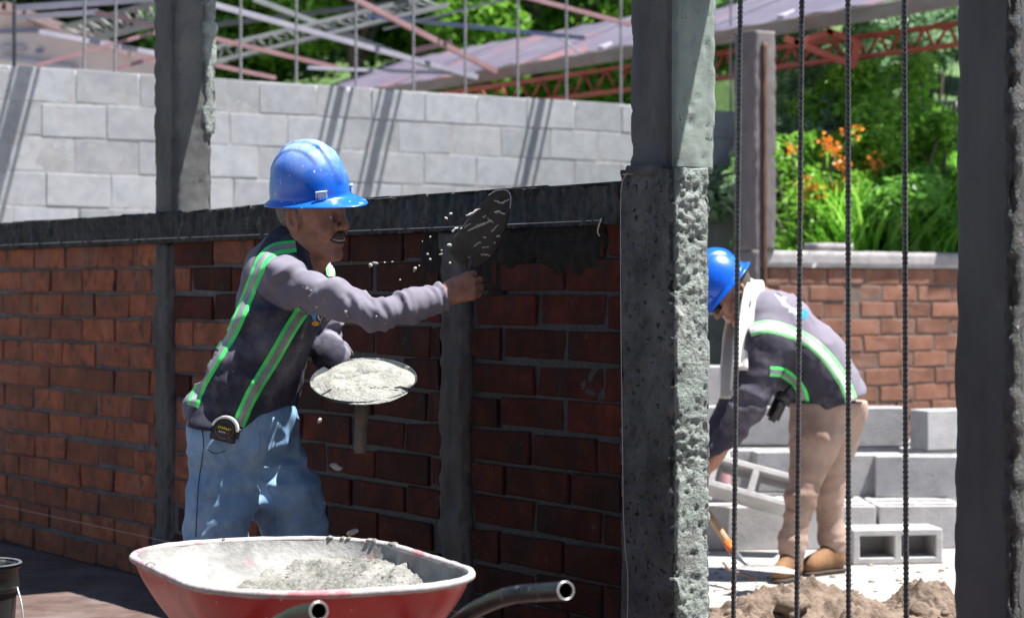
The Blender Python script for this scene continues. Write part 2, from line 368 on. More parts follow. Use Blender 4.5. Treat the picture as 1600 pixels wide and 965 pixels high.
tag(c2, 'tall stained concrete column standing on the brick wall to the left of the blue helmet', 'column')
X2 = xw(272); Y2 = yw(334, X2)
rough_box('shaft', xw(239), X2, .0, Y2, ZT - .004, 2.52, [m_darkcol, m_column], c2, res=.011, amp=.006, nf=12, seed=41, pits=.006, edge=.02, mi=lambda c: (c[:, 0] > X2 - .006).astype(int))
rough_box('mortar_fin', X2 - .03, X2 + .012, Y2 - .05, Y2 + .012, ZT + .3, 2.5, [m_rough], c2, res=.01, amp=.012, nf=16, seed=44, edge=.03)
c3 = empty('concrete_column', P0, AW)
tag(c3, 'smooth dark concrete column nearest the camera at the right edge of the doorway', 'column')
X3 = xw(1583); XL = xw(1489)
rough_box('shaft', XL, X3, 0, .26, -.06, 2.52, [m_darkcol], c3, res=.012, amp=.005, nf=9, seed=51, pits=.003, edge=.006, lean=(.018, 0))
m_fin = mat('torn plastic flecks', [(.03, .03, .032), (.09, .09, .09)], scale=30, bump=(60, 1, .01), layers=[dict(scale=60, lo=.66, hi=.7, col=(.5, .52, .55)), dict(scale=45, lo=.68, hi=.71, col=(.02, .1, .3))])
rough_box('mortar_seam', X3 - .02, X3 + .012, -.012, .03, -.06, 2.5, [m_fin], c3, res=.01, amp=.012, nf=20, seed=53, edge=.02)
for cc, x0, x1, y1 in ((col, xw(981), XE + .62, YE + .145), (c2, xw(239), X2 + .62, Y2 + .125)):  # added planks above the view, shaped to shade part of the column faces
    rough_box('shade_plank', x0 - .05, x1, .085, y1, 2.5205, 2.56, [m_wood], cc, res=.04, amp=.002, seed=61)
# second light concrete column far behind, with its strip of board
BU = Vector((.82, .57, 0)).normalized(); BN = Vector((-.57, .82, 0)).normalized(); AB = math.atan2(BU.y, BU.x)

# ---------------------------------------------------------------- the pale block wall across the yard
Pb = W(0, 455, 12.35); Pb.z = 0
bw = empty('block_wall', Pb, AB)
tag(bw, 'high sunlit wall of pale grey concrete blocks across the yard', 'block wall')
def xb_(px, y=0):
    k = (px - 800) / F; o = Pb + BN * y; return (k * o.y - o.x) / (BU.x - k * BU.y)
BL0, BL1 = xb_(-90), xb_(1178)
zt = H + (455 - 101) / F * 12.35
BC = .204; nb = 11; zb0 = zt - nb * BC
bl = brick_meshes(.398, .15, BC - .009, m_block, n=10, jit=.005, bev=.003, name='concrete_block')
lay(bw, [(BL0, BL1)], zb0, nb, BC, .408, bl, name='concrete_block', gap=.008, ydep=.075, jy=.002)
rough_box('mortar_bed', BL0, BL1, .0035, .144, zb0 - .1, zt - .004, [m_bjoint], bw, res=.04, amp=.003, seed=71, nf=20)

# ---------------------------------------------------------------- the far brick wall at the right with its coping
Pr = W(1190, 455, 12.2); Pr.z = 0
fw = empty('brick_wall', Pr, AB)
tag(fw, 'sunlit orange brick wall with concrete coping behind the stacked blocks', 'brick wall')
m_fbrick = mat('orange brick', [(.1, .042, .025), (.165, .068, .042), (.21, .1, .068)], scale=8, coord='Object', rand=.2, bump=(60, .4, .004), layers=[dict(scale=4, lo=.56, hi=.75, col=(.2, .14, .115), amt=.6)])
m_fjoint = mat('grey brick mortar', [(.08, .062, .052), (.13, .105, .09)], scale=12, bump=(60, .6, .006))
fb = brick_meshes(.28, .13, .084, m_fbrick, n=6)
FL = 2.6; zc = H + 38 / F * 12.2
lay(fw, [(0.05, FL)], zc - 14 * .1, 14, .1, .295, fb, ydep=.065, gap=.015)
rough_box('mortar_bed', .03, FL, .006, .12, -.06, zc - .002, [m_fjoint], fw, res=.04, amp=.004, seed=75)
m_cop = mat('weathered coping', [(.2, .19, .195), (.33, .31, .32)], scale=10, bump=(50, .5, .005))
rough_box('coping', -.02, FL, -.02, .16, zc, zc + .095, [m_cop], fw, res=.03, amp=.005, seed=76, edge=.01)
fc = empty('concrete_column', Pr, AB)
tag(fc, 'thin weathered concrete column with brown board at the left end of the orange wall', 'column')
m_cl = mat('pale weathered concrete', [(.085, .075, .08), (.15, .135, .14)], scale=7, stretch=(1, 1, .3), bump=(50, .5, .004), layers=[dict(scale=8, lo=.58, hi=.66, col=(.09, .08, .08), amt=.6, stretch=(1, 1, .4))])
m_wood = mat('weathered brown timber', [(.06, .028, .016), (.12, .06, .034)], scale=12, stretch=(1, 1, .08), bump=(40, .4, .003))
k12 = F / 12.2
rough_box('shaft', -.09, .085, -.04, .15, zc + .097, 2.57, [m_cl], fc, res=.02, amp=.006, seed=78, edge=.02)
rough_box('shaft_foot', -.09, -.024, -.04, .15, -.06, zc + .095, [m_cl], fc, res=.02, amp=.006, seed=79)
rough_box('board', -.04, -.006, -.062, -.043, .9, 2.5, [m_wood], fc, res=.03, amp=.002, seed=80)
rough_box('cleat', -.02, .1, -.05, -.022, zc - .13, zc - .07, [m_wood], fc, res=.03, amp=.002, seed=82)
o = rough_box('brick', .42, .72, -.01, .11, 0, .045, [m_cop], None, res=.03, amp=.004, seed=83)
o.matrix_world = Matrix.Translation(Pr + Vector((0, 0, zc + .098))) @ rotz(AB)
tag(o, 'loose flat grey slab lying on the coping of the far orange wall', 'slab')

# ---------------------------------------------------------------- ground
def sheet(name, x0, x1, y0, y1, n, zf, m, M=Matrix(), m2=None):
    gx = x0 + (x1 - x0) * np.linspace(0, 1, n); gy = y0 + (y1 - y0) * np.linspace(0, 1, n); X, Y = np.meshgrid(gx, gy, indexing='ij')
    V = np.stack([X, Y, zf(X, Y)], -1).reshape(-1, 3); i, j = np.meshgrid(np.arange(n - 1), np.arange(n - 1), indexing='ij')
    Q = np.stack([i * n + j, (i + 1) * n + j, (i + 1) * n + j + 1, i * n + j + 1], -1).reshape(-1, 4)
    o = np_obj(name, xf(V, M), Q, m); o['kind'] = 'structure'; return o
m_yard = mat('dusty cement yard', [(.24, .23, .22), (.34, .33, .315), (.4, .39, .37)], scale=2.2, bump=(30, .5, .008), layers=[dict(scale=9, lo=.55, hi=.68, col=(.17, .145, .12), amt=.7), dict(scale=50, lo=.64, hi=.7, col=(.12, .1, .085), amt=.8), dict(scale=.8, lo=.55, hi=.65, col=(.4, .37, .33), amt=.6)])
sheet('ground', -260, 260, -60, 400, 60, lambda X, Y: 0 * X - .06, m_yard)
m_tile = mat('dusty clay floor', [(.045, .024, .02), (.085, .053, .045), (.12, .083, .074)], scale=7, bump=(30, .6, .004), rough=.75, layers=[dict(scale=2.5, lo=.5, hi=.68, col=(.16, .13, .125), amt=.6), dict(scale=26, lo=.66, hi=.72, col=(.05, .035, .03), amt=.7)])
fl = sheet('floor', -8, 5, -9, .13, 40, lambda X, Y: 0 * X - .002, m_tile, MW)
# added, out of view: roof, posts and wall that cut sky fill
sky_blocker = empty('sky_blocker', (0, -2, 0)); tag(sky_blocker, 'added unseen roof and back wall blocking sky light on the near side', 'sky_blocker')
m_blocker = mat('sky blocker sheet', [(.05, .045, .04), (.1, .085, .075)], scale=5, bump=(20, .3, .01))
for k in range(8): rough_box('roof_sheet', -6 + 1.5 * k, -4.51 + 1.5 * k, -4, 4.45, 2.8 + .012 * (k % 2), 2.83 + .012 * (k % 2), [m_blocker], sky_blocker, res=.5, amp=.001, edge=0)
rough_box('blocker_wall', -6, 6, -4.2, -4.02, 0, 3.0, [m_blocker], sky_blocker, res=.5, amp=.002, edge=0)
for x in (-5.9, 5.9): rough_box('post', x - .06, x + .06, 4.2, 4.32, 0, 2.79, [m_wood], sky_blocker, res=.1, amp=.002)
SG = -.06
def hill(X, Y):
    t = np.clip((X - 1.75) / .35, 0, 1); t = t * t * (3 - 2 * t)
    a = np.interp(Y, [0, 17, 19, 26, 34, 60], [-.3, -.3, .4, 2.5, 6.5, 15]); yb = Y - .695 * (X - 1.43); b = np.interp(yb, [0, 12.45, 12.6, 15, 18, 24, 34, 60], [-.3, -.3, 1.2, 1.95, 2.7, 4.0, 7.5, 15])
    n = fbm(np.stack([X, Y, 0 * X], -1) * .8, 91, 3) * .12
    return a * (1 - t) + b * t + n * (Y > 13)
m_soil = mat('undergrowth soil', [(.04, .09, .02), (.08, .15, .035)], scale=3, bump=(8, .8, .05))
gx = np.linspace(-30, 30, 200)
sheet('hillside', -30, 30, 11, 60, 190, hill, m_soil)

# ---------------------------------------------------------------- implicit bodies: smooth-blended tapered capsules, meshed by surface nets
class Field:
    def __init__(s, lo, hi, step, fine=()):
        """fine: list of (lo, hi, step) boxes in which the grid lines are closer"""
        s.ax = []
        for k in range(3):
            x = lo[k]; a = []
            while x < hi[k]:
                a.append(x); st = step
                for (l, h, f) in fine:
                    if l[k] - .001 <= x <= h[k]: st = min(st, f)
                x += st
            s.ax.append(np.array(a, np.float32))
        s.F = np.full([len(a) for a in s.ax], 1., np.float32)
    def sub(s, lo, hi):
        sl = tuple(slice(max(0, np.searchsorted(s.ax[k], lo[k]) - 1), np.searchsorted(s.ax[k], hi[k]) + 1) for k in range(3))
        X = s.ax[0][sl[0]][:, None, None]; Y = s.ax[1][sl[1]][None, :, None]; Z = s.ax[2][sl[2]][None, None, :]
        return sl, X, Y, Z
    def _mix(s, sl, d, k, op):
        a = s.F[sl]
        if op == 'sub': a, d = -a, d
        if k > 0: h = np.maximum(k - np.abs(a - d), 0) / k; r = np.minimum(a, d) - h * h * k * .25
        else: r = np.minimum(a, d)
        s.F[sl] = -r if op == 'sub' else r
    def cap(s, A, B, r1, r2=None, k=.02, op='add'):
        r2 = r1 if r2 is None else r2; A, B = np.array(A, float), np.array(B, float); m = max(r1, r2) + k + .03
        sl, X, Y, Z = s.sub(np.minimum(A, B) - m, np.maximum(A, B) + m)
        ab = B - A; L2 = ab.dot(ab) + 1e-12
        t = np.clip(((X - A[0]) * ab[0] + (Y - A[1]) * ab[1] + (Z - A[2]) * ab[2]) / L2, 0, 1)
        d = np.sqrt((X - A[0] - t * ab[0]) ** 2 + (Y - A[1] - t * ab[1]) ** 2 + (Z - A[2] - t * ab[2]) ** 2) - (r1 + (r2 - r1) * t)
        s._mix(sl, d.astype(np.float32), k, op)
    def chain(s, pts, rs, k=.02):
        for i in range(len(pts) - 1): s.cap(pts[i], pts[i + 1], rs[i], rs[i + 1], k)
    def ell(s, C, M, rad, k=.02, op='add'):
        """ellipsoid, M: 3x3 columns = axes"""
        C = np.array(C, float); A = np.array(M); m = max(rad) + k + .03; sl, X, Y, Z = s.sub(C - m, C + m)
        x, y, z = X - C[0], Y - C[1], Z - C[2]
        u = [(A[0, i] * x + A[1, i] * y + A[2, i] * z) for i in range(3)]
        k0 = np.sqrt(sum((u[i] / rad[i]) ** 2 for i in range(3))); k1 = np.sqrt(sum((u[i] / rad[i] ** 2) ** 2 for i in range(3))) + 1e-9
        s._mix(sl, (k0 * (k0 - 1) / k1).astype(np.float32), k, op)
    def cut(s, P, n):
        """remove the side the normal points to"""
        n = np.array(n, float); n /= np.linalg.norm(n); X, Y, Z = s.ax[0][:, None, None], s.ax[1][None, :, None], s.ax[2][None, None, :]
        d = (X - P[0]) * n[0] + (Y - P[1]) * n[1] + (Z - P[2]) * n[2]; s.F = np.maximum(s.F, d.astype(np.float32))
    def mesh(s):
        G = s.F; ins = G < 0; nx, ny, nz = G.shape
        c = np.zeros((nx - 1, ny - 1, nz - 1), np.int8)
        for a in (0, 1):
            for b in (0, 1):
                for d in (0, 1): c += ins[a:nx - 1 + a, b:ny - 1 + b, d:nz - 1 + d]
        I = np.argwhere((c > 0) & (c < 8)); N = len(I); acc = np.zeros((N, 3)); cnt = np.zeros(N)
        cor = [(a, b, d) for a in (0, 1) for b in (0, 1) for d in (0, 1)]
        val = {o: G[I[:, 0] + o[0], I[:, 1] + o[1], I[:, 2] + o[2]] for o in cor}
        pos = {o: np.stack([s.ax[k][I[:, k] + o[k]] for k in range(3)], -1) for o in cor}
        for o in cor:
            for k in range(3):
                if o[k]: continue
                p = list(o); p[k] = 1; p = tuple(p); a, b = val[o], val[p]; x = (a < 0) != (b < 0)
                t = np.where(x, a / np.where(x, a - b, 1), 0)[:, None]; acc += np.where(x[:, None], pos[o] + t * (pos[p] - pos[o]), 0); cnt += x
        V = acc / cnt[:, None]; idx = np.full(c.shape, -1, np.int32); idx[I[:, 0], I[:, 1], I[:, 2]] = np.arange(N); Q = []
        for k in range(3):
            u, v = (k + 1) % 3, (k + 2) % 3; a = np.take(ins, range(G.shape[k] - 1), k); b = np.take(ins, range(1, G.shape[k]), k)
            E = np.argwhere(a != b); ok = (E[:, u] > 0) & (E[:, v] > 0) & (E[:, u] < G.shape[u] - 1) & (E[:, v] < G.shape[v] - 1); E = E[ok]; fl_ = a[E[:, 0], E[:, 1], E[:, 2]]
            def ci(du, dv):
                e = E.copy(); e[:, u] -= du; e[:, v] -= dv; return idx[e[:, 0], e[:, 1], e[:, 2]]
            q = np.stack([ci(1, 1), ci(0, 1), ci(0, 0), ci(1, 0)], -1); q[~fl_] = q[~fl_][:, ::-1]; Q.append(q)
        return V, np.concatenate(Q)
def vnormals(V, Q):
    n = np.cross(V[Q[:, 2]] - V[Q[:, 0]], V[Q[:, 3]] - V[Q[:, 1]]); N = np.zeros_like(V)
    for k in range(4): np.add.at(N, Q[:, k], n)
    return N / (np.linalg.norm(N, axis=1)[:, None] + 1e-12)
def seg_w(V, A, B, r0, r1):
    A, B = np.array(A, float), np.array(B, float); ab = B - A; t = np.clip(((V - A) @ ab) / (ab @ ab), 0, 1)
    d = np.linalg.norm(V - A - t[:, None] * ab, axis=1); return np.clip((r1 - d) / (r1 - r0), 0, 1), t
def folds(V, A, B, amp, fl_=30, fp=6, seed=0, r0=.12, r1=.17, tw=None):
    """ridged wrinkles running across the limb A-B"""
    w, t = seg_w(V, A, B, r0, r1); a = np.array(B, float) - np.array(A, float); a /= np.linalg.norm(a)
    if tw is not None: a = a + np.array(tw, float); a /= np.linalg.norm(a)
    al = V @ a; pe = V - al[:, None] * a; q = al[:, None] * a * fl_ + pe * fp
    q = q + .5 * np.stack([vnoise(V * 9, seed + 11)] * 3, -1)
    n = vnoise(q, seed); r = .62 - 2 * np.abs(n); return amp * w * (r * .7 + .3 * vnoise(q * 2.1, seed + 3))
def crease(V, pts, amp, wd):
    """a single drawn fold along a polyline"""
    d = np.full(len(V), 9.)
    for i in range(len(pts) - 1):
        A, B = np.array(pts[i], float), np.array(pts[i + 1], float); ab = B - A; t = np.clip(((V - A) @ ab) / (ab @ ab), 0, 1)
        d = np.minimum(d, np.linalg.norm(V - A - t[:, None] * ab, axis=1))
    x = d / wd; return amp * (np.exp(-x * x) - .45 * np.exp(-((x - 1.9) / .8) ** 2))
def relax(V, Q, n=1, f=.5):
    E = np.unique(np.sort(np.vstack([Q[:, [0, 1]], Q[:, [1, 2]], Q[:, [2, 3]], Q[:, [3, 0]]]), 1), axis=0)
    for _ in range(n):
        A = np.zeros_like(V); c = np.zeros(len(V))
        np.add.at(A, E[:, 0], V[E[:, 1]]); np.add.at(A, E[:, 1], V[E[:, 0]]); np.add.at(c, E[:, 0], 1); np.add.at(c, E[:, 1], 1)
        V = V * (1 - f) + f * A / c[:, None]
    return V
def hand(f, Wp, fwd, up, side, curl, size=1., spread=.06, thumb=((.75, .3, .45), (.95, .05, .5)), k=.007):
    """palm and five fingers. fwd: wrist to knuckles, up: thumb side, side: the way the fingers close"""
    f0 = Vector(fwd).normalized(); u = Vector(up); u = (u - f0 * u.dot(f0)).normalized(); n = Vector(side); n = (n - f0 * n.dot(f0) - u * n.dot(u)).normalized(); Wp = Vector(Wp)
    s = size
    kn = [(.088, .032), (.094, .011), (.089, -.010), (.08, -.029)]
    ks = [Wp + (f0 * a + u * b - n * .004) * s for a, b in kn]
    f.cap(Wp - f0 * .05 * s, Wp + f0 * .01 * s, .027 * s, .026 * s, .02)
    for i, kk in enumerate(ks): f.cap(Wp + (f0 * .012 + u * (.014 - .009 * i)) * s, kk, .0175 * s, .0125 * s, .012)
    f.cap(Wp + (f0 * .03 + u * .026 + n * .014) * s, Wp + (f0 * .055 + u * .02 + n * .018) * s, .016 * s, .012 * s, .014)
    lens = [(.042, .026, .02), (.046, .03, .021), (.043, .028, .02), (.034, .021, .018)]
    for i, kk in enumerate(ks):
        c = curl[i] if isinstance(curl[0], (tuple, list)) else curl; a = 0; p = kk; sp = spread * (1.5 - i)
        r = (.0098, .0102, .0098, .0086)[i] * s
        for j in range(3):
            a += c[j]; d = (f0 * math.cos(a) + n * math.sin(a) + u * sp * math.cos(a)).normalized(); q = p + d * lens[i][j] * s
            f.cap(p, q, r * (1.06 if j else 1.12), r * .93, .0035); p = q; r *= .92
    t0 = Wp + (f0 * .022 + u * .022 + n * .012) * s; p = t0; r = .0135 * s
    for (df, dn, du), L in zip((*thumb, thumb[-1]), (.036, .032, .026)):
        d = (f0 * df + n * dn + u * du).normalized(); q = p + d * L * s; f.cap(p, q, r, r * .88, .005); p = q; r *= .88
    return p
def head(f, C, fwd, up, smile=1, K=1.):
    """a head with brow, eye sockets, lids, nose, lips, ears, jaw; returns the local-to-world function"""
    x = Vector(fwd).normalized(); z = Vector(up); z = (z - x * z.dot(x)).normalized(); y = z.cross(x); C = Vector(C)
    A = np.array([[x.x, y.x, z.x], [x.y, y.y, z.y], [x.z, y.z, z.z]])
    def T(a, b, c): return C + (x * a + y * b + z * c) * K
    def E(p, r, k, op='add', ry=0):
        M = A
        if ry: M = A @ np.array(Matrix.Rotation(ry, 3, 'Y'))
        f.ell(T(*p), M, [q * K for q in r], k, op)
    def Cp(a, b, r1, r2, k, op='add'): f.cap(T(*a), T(*b), r1 * K, r2 * K, k, op)
    E((-.012, 0, .04), (.096, .076, .088), .01)
    E((.03, 0, .015), (.062, .063, .08), .03)
    E((.028, 0, -.052), (.062, .054, .056), .03)
    for s in (-1, 1):
        Cp((-.012, s * .052, -.05), (.06, s * .022, -.088), .017, .016, .022)           # jaw line
        E((.056, s * .039, -.022), (.03, .026, .024), .018)                             # cheek
        E((.052, s * .046, .006), (.026, .02, .014), .014)                              # cheekbone
        Cp((.082, s * .012, .036), (.068, s * .045, .034), .0105, .0095, .012)          # brow
    Cp((.078, -.012, -.1), (.078, .012, -.1), .0165, .0165, .018)                       # chin
    Cp((.074, 0, .05), (.08, 0, .02), .022, .014, .02)
    for s in (-1, 1):
        E((.09, s * .031, .012), (.017, .02, .0135), .009, 'sub')                      # socket
        E((.0755, s * .032, .011), (.0135, .0165, .0125), .004)                         # lid
        Cp((.0905, s * .019, .0075), (.0865, s * .045, .0085), .0042, .003, .002, 'sub')  # narrowed eye
        Cp((.089, s * .021, -.004), (.083, s * .044, -.003), .0035, .003, .006)         # bag
    Cp((.086, 0, .024), (.1, 0, .004), .0075, .009, .011); Cp((.1, 0, .004), (.112, 0, -.017), .0092, .0118, .008)
    for s in (-1, 1):
        E((.1, s * .0135, -.021), (.0125, .0085, .009), .006)
        Cp((.106, s * .0065, -.0295), (.104, s * .008, -.026), .0035, .003, .002, 'sub')
        Cp((.094, s * .023, -.02), (.082, s * .038, -.055), .0034, .0042, .004, 'sub')  # smile line
        Cp((.07, s * .052, -.028), (.064, s * .05, -.075), .002, .002, .008, 'sub')
    E((.08, 0, -.056), (.02, .032, .021), .014)                                       # muzzle
    Cp((.0955, -.012, -.047), (.0955, .012, -.047), .005, .005, .006)
    for s in (-1, 1): Cp((.0835, s * .031, -.045), (.0955, s * .012, -.047), .004, .005, .006); Cp((.081, s * .032, -.055), (.092, s * .012, -.0685), .004, .0055, .006)
    Cp((.0925, -.011, -.069), (.0925, .011, -.069), .0058, .0058, .006)
    op = .0092 if smile else .0015
    Cp((.1005, -.013, -.0578), (.1005, .013, -.0578), op, op, .002, 'sub')
    for s in (-1, 1): Cp((.1005, s * .013, -.0578), (.083, s * .038, -.047), op, .0045, .003, 'sub')
    if smile:
        for s in (-1, 1): E((.068, s * .043, -.03), (.022, .016, .016), .014); Cp((.076, s * .043, -.06), (.06, s * .053, -.045), .0022, .0016, .006, 'sub')
    for s in (-1, 1):                                                                   # ears
        E((-.016, s * .0765, -.002), (.0205, .0095, .036), .006, ry=R(-14))
        E((-.012, s * .083, .003), (.0105, .007, .021), .004, 'sub', ry=R(-14))
        Cp((-.022, s * .0805, .02), (-.033, s * .083, -.004), .0042, .0042, .003)
        E((-.006, s * .074, -.028), (.009, .007, .01), .006)
        Cp((-.002, s * .076, -.006), (-.004, s * .077, .001), .005, .004, .003)
    return T, A
def shell_patch(obj, pts, mats, name, off=.003, thick=.002):
    """polygon (photo pixels) laid on a surface by ray from the eye; returns the mesh object"""
    return None
def bvh(o):
    me = o.data; co = np.zeros(len(me.vertices) * 3, np.float32); me.vertices.foreach_get('co', co)
    return BVHTree.FromPolygons([tuple(v) for v in co.reshape(-1, 3)], [tuple(p.vertices) for p in me.polygons])
EYE = Vector((0, 0, H))
def hit(tree, px, py):
    d = W(px, py, 1) - EYE; return tree.ray_cast(EYE, d.normalized())
def ribbon(name, tree, cl, width, mats, parent, rows=None, off=.0025, step=2.2, maxd=.06, cols=7, bands=(0, 0, 1, 1, 1, 0, 0), taper=None):
    """band sewn on cloth: centre line in photo pixels, laid on the surface; edges turned down into the cloth"""
    P = smooth_path([Vector((a, b, 0)) for a, b in cl], 14); L = [0]
    for a, b in zip(P, P[1:]): L.append(L[-1] + (b - a).length)
    n = max(3, int(L[-1] / step)); V, ok = [], []
    last = None
    for i in range(n + 1):
        s = L[-1] * i / n; j = min(max(0, int(np.searchsorted(L, s)) - 1), len(P) - 2); t = (s - L[j]) / max(1e-6, L[j + 1] - L[j]); c = P[j].lerp(P[j + 1], t)
        tg = (P[j + 1] - P[j]).normalized(); nr = Vector((-tg.y, tg.x, 0)); row = []
        wdt = width if taper is None else width * (taper[0] + (taper[1] - taper[0]) * i / n)
        for m_ in range(cols + 1):
            f = (m_ / cols - .5) * wdt; h = hit(tree, c.x + nr.x * f, c.y + nr.y * f)
            if h[0] is None: row.append(None); continue
            o_ = off if 0 < m_ < cols else -.001
            row.append(h[0] + h[1] * o_)
        V.append(row)
    vs, mp_ = [], {}
    for i, r in enumerate(V):
        for j, p in enumerate(r):
            if p is not None: mp_[i, j] = len(vs); vs.append(p)
    Q, mi = [], []
    for i in range(n):
        for j in range(cols):
            ks = [(i, j), (i + 1, j), (i + 1, j + 1), (i, j + 1)]
            if all(k in mp_ for k in ks):
                q = [vs[mp_[k]] for k in ks]
                if max((q[0] - q[2]).length, (q[1] - q[3]).length) < maxd: Q.append([mp_[k] for k in ks]); mi.append(bands[j])
    Q = np.array(Q); a = np.array([tuple(v) for v in vs]); nn = np.cross(a[Q[0, 1]] - a[Q[0, 0]], a[Q[0, 2]] - a[Q[0, 0]])
    if np.dot(nn, np.array(EYE) - a[Q[0, 0]]) < 0: Q = Q[:, ::-1]
    return np_obj(name, a, Q, mats, parent, midx=mi)
def seam(name, tree, cl, rad, m, parent, off=.001):
    P = smooth_path([Vector((a, b, 0)) for a, b in cl], 12); pts = []
    for p in P:
        h = hit(tree, p.x, p.y)
        if h[0] is not None and (not pts or (h[0] - pts[-1]).length < .08): pts.append(h[0] + h[1] * off)
    return tube_obj(name, pts, rad, m, parent, 5) if len(pts) > 2 else None
def decal(name, tree, poly, m, parent, off=.0016):
    """printed patch: fan on the cloth"""
    c = sum((Vector((a, b, 0)) for a, b in poly), Vector()) / len(poly); ring = []; V = []
    fr = (0, .5, 1)
    h = hit(tree, c.x, c.y)
    if h[0] is None: return None
    V.append(h[0] + h[1] * off); n = len(poly)
    for f in fr[1:]:
        for a, b in poly:
            h = hit(tree, c.x + (a - c.x) * f, c.y + (b - c.y) * f)
            V.append((h[0] + h[1] * off) if h[0] is not None else V[0])
    T = np.array([[0, 1 + (j + 1) % n, 1 + j] for j in range(n)]); Q = np.array([[1 + j, 1 + (j + 1) % n, 1 + n + (j + 1) % n, 1 + n + j] for j in range(n)])
    return np_obj(name, [tuple(v) for v in V], [T, Q], m, parent)
def oval(cx, cy, rx, ry, n=14, rot=0):
    return [(cx + rx * math.cos(a) * math.cos(rot) - ry * math.sin(a) * math.sin(rot), cy + rx * math.cos(a) * math.sin(rot) + ry * math.sin(a) * math.cos(rot)) for a in (2 * math.pi * i / n for i in range(n))]
def helmet(parent, C, fwd, up, m_shell, m_slot, K=1.):
    """ridged safety helmet with peak, band and accessory slots"""
    M = frame(C, fwd, up); n, kt = 96, 40; a, b, h = .122 * K, .103 * K, .148 * K
    ph = np.linspace(0, 2 * np.pi, n, endpoint=False)[None]; t = np.linspace(0.0, 1, kt)[:, None]; th = t * np.pi / 2
    st, ct = np.sin(th) ** .86, np.cos(th) ** .9
    X, Y, Z = a * np.cos(ph) * st, b * np.sin(ph) * st, h * ct * np.ones_like(ph)
    # raised crown panel and two side ribs, running front to back
    yy = Y / K
    def st_(v, e, w): return 1 / (1 + np.exp(-(e - np.abs(v)) / w))
    top = np.clip((Z / K - .03) / .03, 0, 1)
    bump_ = .006 * st_(yy, .017, .0009) * top + .005 * st_(yy, .052, .0009) * np.clip((Z / K - .05) / .03, 0, 1) * np.clip((.085 - X / K) / .02, 0, 1)
    r = 1 + bump_ / .13
    X, Y, Z = X * r, Y * r, Z * (1 + bump_ / .16)
    rows = [np.stack([X, Y, Z], -1)]
    pk = np.clip(np.cos(ph), 0, 1) ** 2.2; bk = np.clip(-np.cos(ph), 0, 1) ** 3
    for (w, dz) in ((.003, -.004), (.010, -.009), (.018, -.0125), (.0195, -.016), (.017, -.0175), (.004, -.014), (-.006, -.010)):
        wdt = (w * (1 + .15 * bk) + (pk * .05 * np.clip(w / .018, 0, 1.05)))
        rx, ry = (a + wdt * K), (b + w * K * 1.0)
        drop = dz - .010 * pk * np.clip(w / .018, 0, 1) - .006 * bk * np.clip(w / .018, 0, 1)
        rows.append(np.stack([rx * np.cos(ph), ry * np.sin(ph), drop * K * np.ones_like(ph)], -1))
    V = np.concatenate(rows, 0); k = len(V); V = V.reshape(-1, 3); i, j = np.meshgrid(np.arange(k - 1), np.arange(n), indexing='ij')
    Q = np.stack([i * n + j, (i + 1) * n + j, (i + 1) * n + (j + 1) % n, i * n + (j + 1) % n], -1).reshape(-1, 4)
    Vi = V.copy(); Vi[:kt * n] *= .975
    hm = np_obj('helmet', xf(V, M), Q, [m_shell], parent)
    md = hm.modifiers.new('wall', 'SOLIDIFY'); md.thickness = .0022; md.offset = -1
    for s in (-1, 1):
        ang = s * .62; x, y = (a + .004) * math.cos(ang), (b + .004) * math.sin(ang)
        bm = bmesh.new(); mm = M @ Matrix.Translation((x, y, .012 * K)) @ rotz(math.atan2(math.sin(ang) / b, math.cos(ang) / a))
        add_box(bm, (.007, .03, .003), mm @ Matrix.Translation((0, 0, .010)), .001); add_box(bm, (.007, .003, .0205), mm @ Matrix.Translation((0, .0165 * s, .0012)), .001)
        add_box(bm, (.004, .027, .016), mm @ Matrix.Translation((-.0015, 0, 0)), .001)
        bm_obj('accessory_slot', bm, m_slot, hm)
    return hm
def lump(bm, P, r, seed, sq=(1, 1, 1), amp=.45, sub=2):
    g = bmesh.ops.create_icosphere(bm, subdivisions=sub, radius=1); vs = g['verts']; q = np.array([tuple(v.co) for v in vs]); d = 1 + amp * fbm(q * 1.7, seed, 3)
    for v, k in zip(vs, d): v.co = Vector(P) + Vector((v.co.x * sq[0], v.co.y * sq[1], v.co.z * sq[2])) * r * k
# ---------------------------------------------------------------- clothing and skin
m_skin = mat('weathered brown skin', [(.2, .085, .053), (.33, .15, .098), (.4, .195, .13)], scale=16, rough=.48, bump=(170, .35, .0018), bump2=(45, .25, .002), layers=[dict(scale=60, lo=.6, hi=.72, col=(.11, .045, .03), amt=.6)])
m_hair = mat('grey stubble', [(.06, .05, .045), (.3, .28, .26)], scale=220, rough=.7, bump=(300, 1, .004))
m_must = mat('dark moustache', [(.02, .014, .011), (.09, .07, .06)], scale=160, rough=.7, bump=(300, 1, .003), stretch=(1, 1, .4))
m_blue = mat('chalky blue plastic', [(.0, .1, .56), (.006, .15, .7)], scale=6, rough=.32, bump=(9, .12, .01), coat=.25,
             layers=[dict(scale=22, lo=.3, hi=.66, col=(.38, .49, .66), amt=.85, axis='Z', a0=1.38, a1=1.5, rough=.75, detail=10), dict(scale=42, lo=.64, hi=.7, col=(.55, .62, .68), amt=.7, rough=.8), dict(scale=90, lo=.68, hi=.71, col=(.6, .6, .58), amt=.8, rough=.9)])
m_blue2 = mat('blue plastic', [(.0, .085, .56), (.004, .12, .66)], scale=6, rough=.3, coat=.25, layers=[dict(scale=60, lo=.68, hi=.72, col=(.6, .65, .7), amt=.7, rough=.8)])
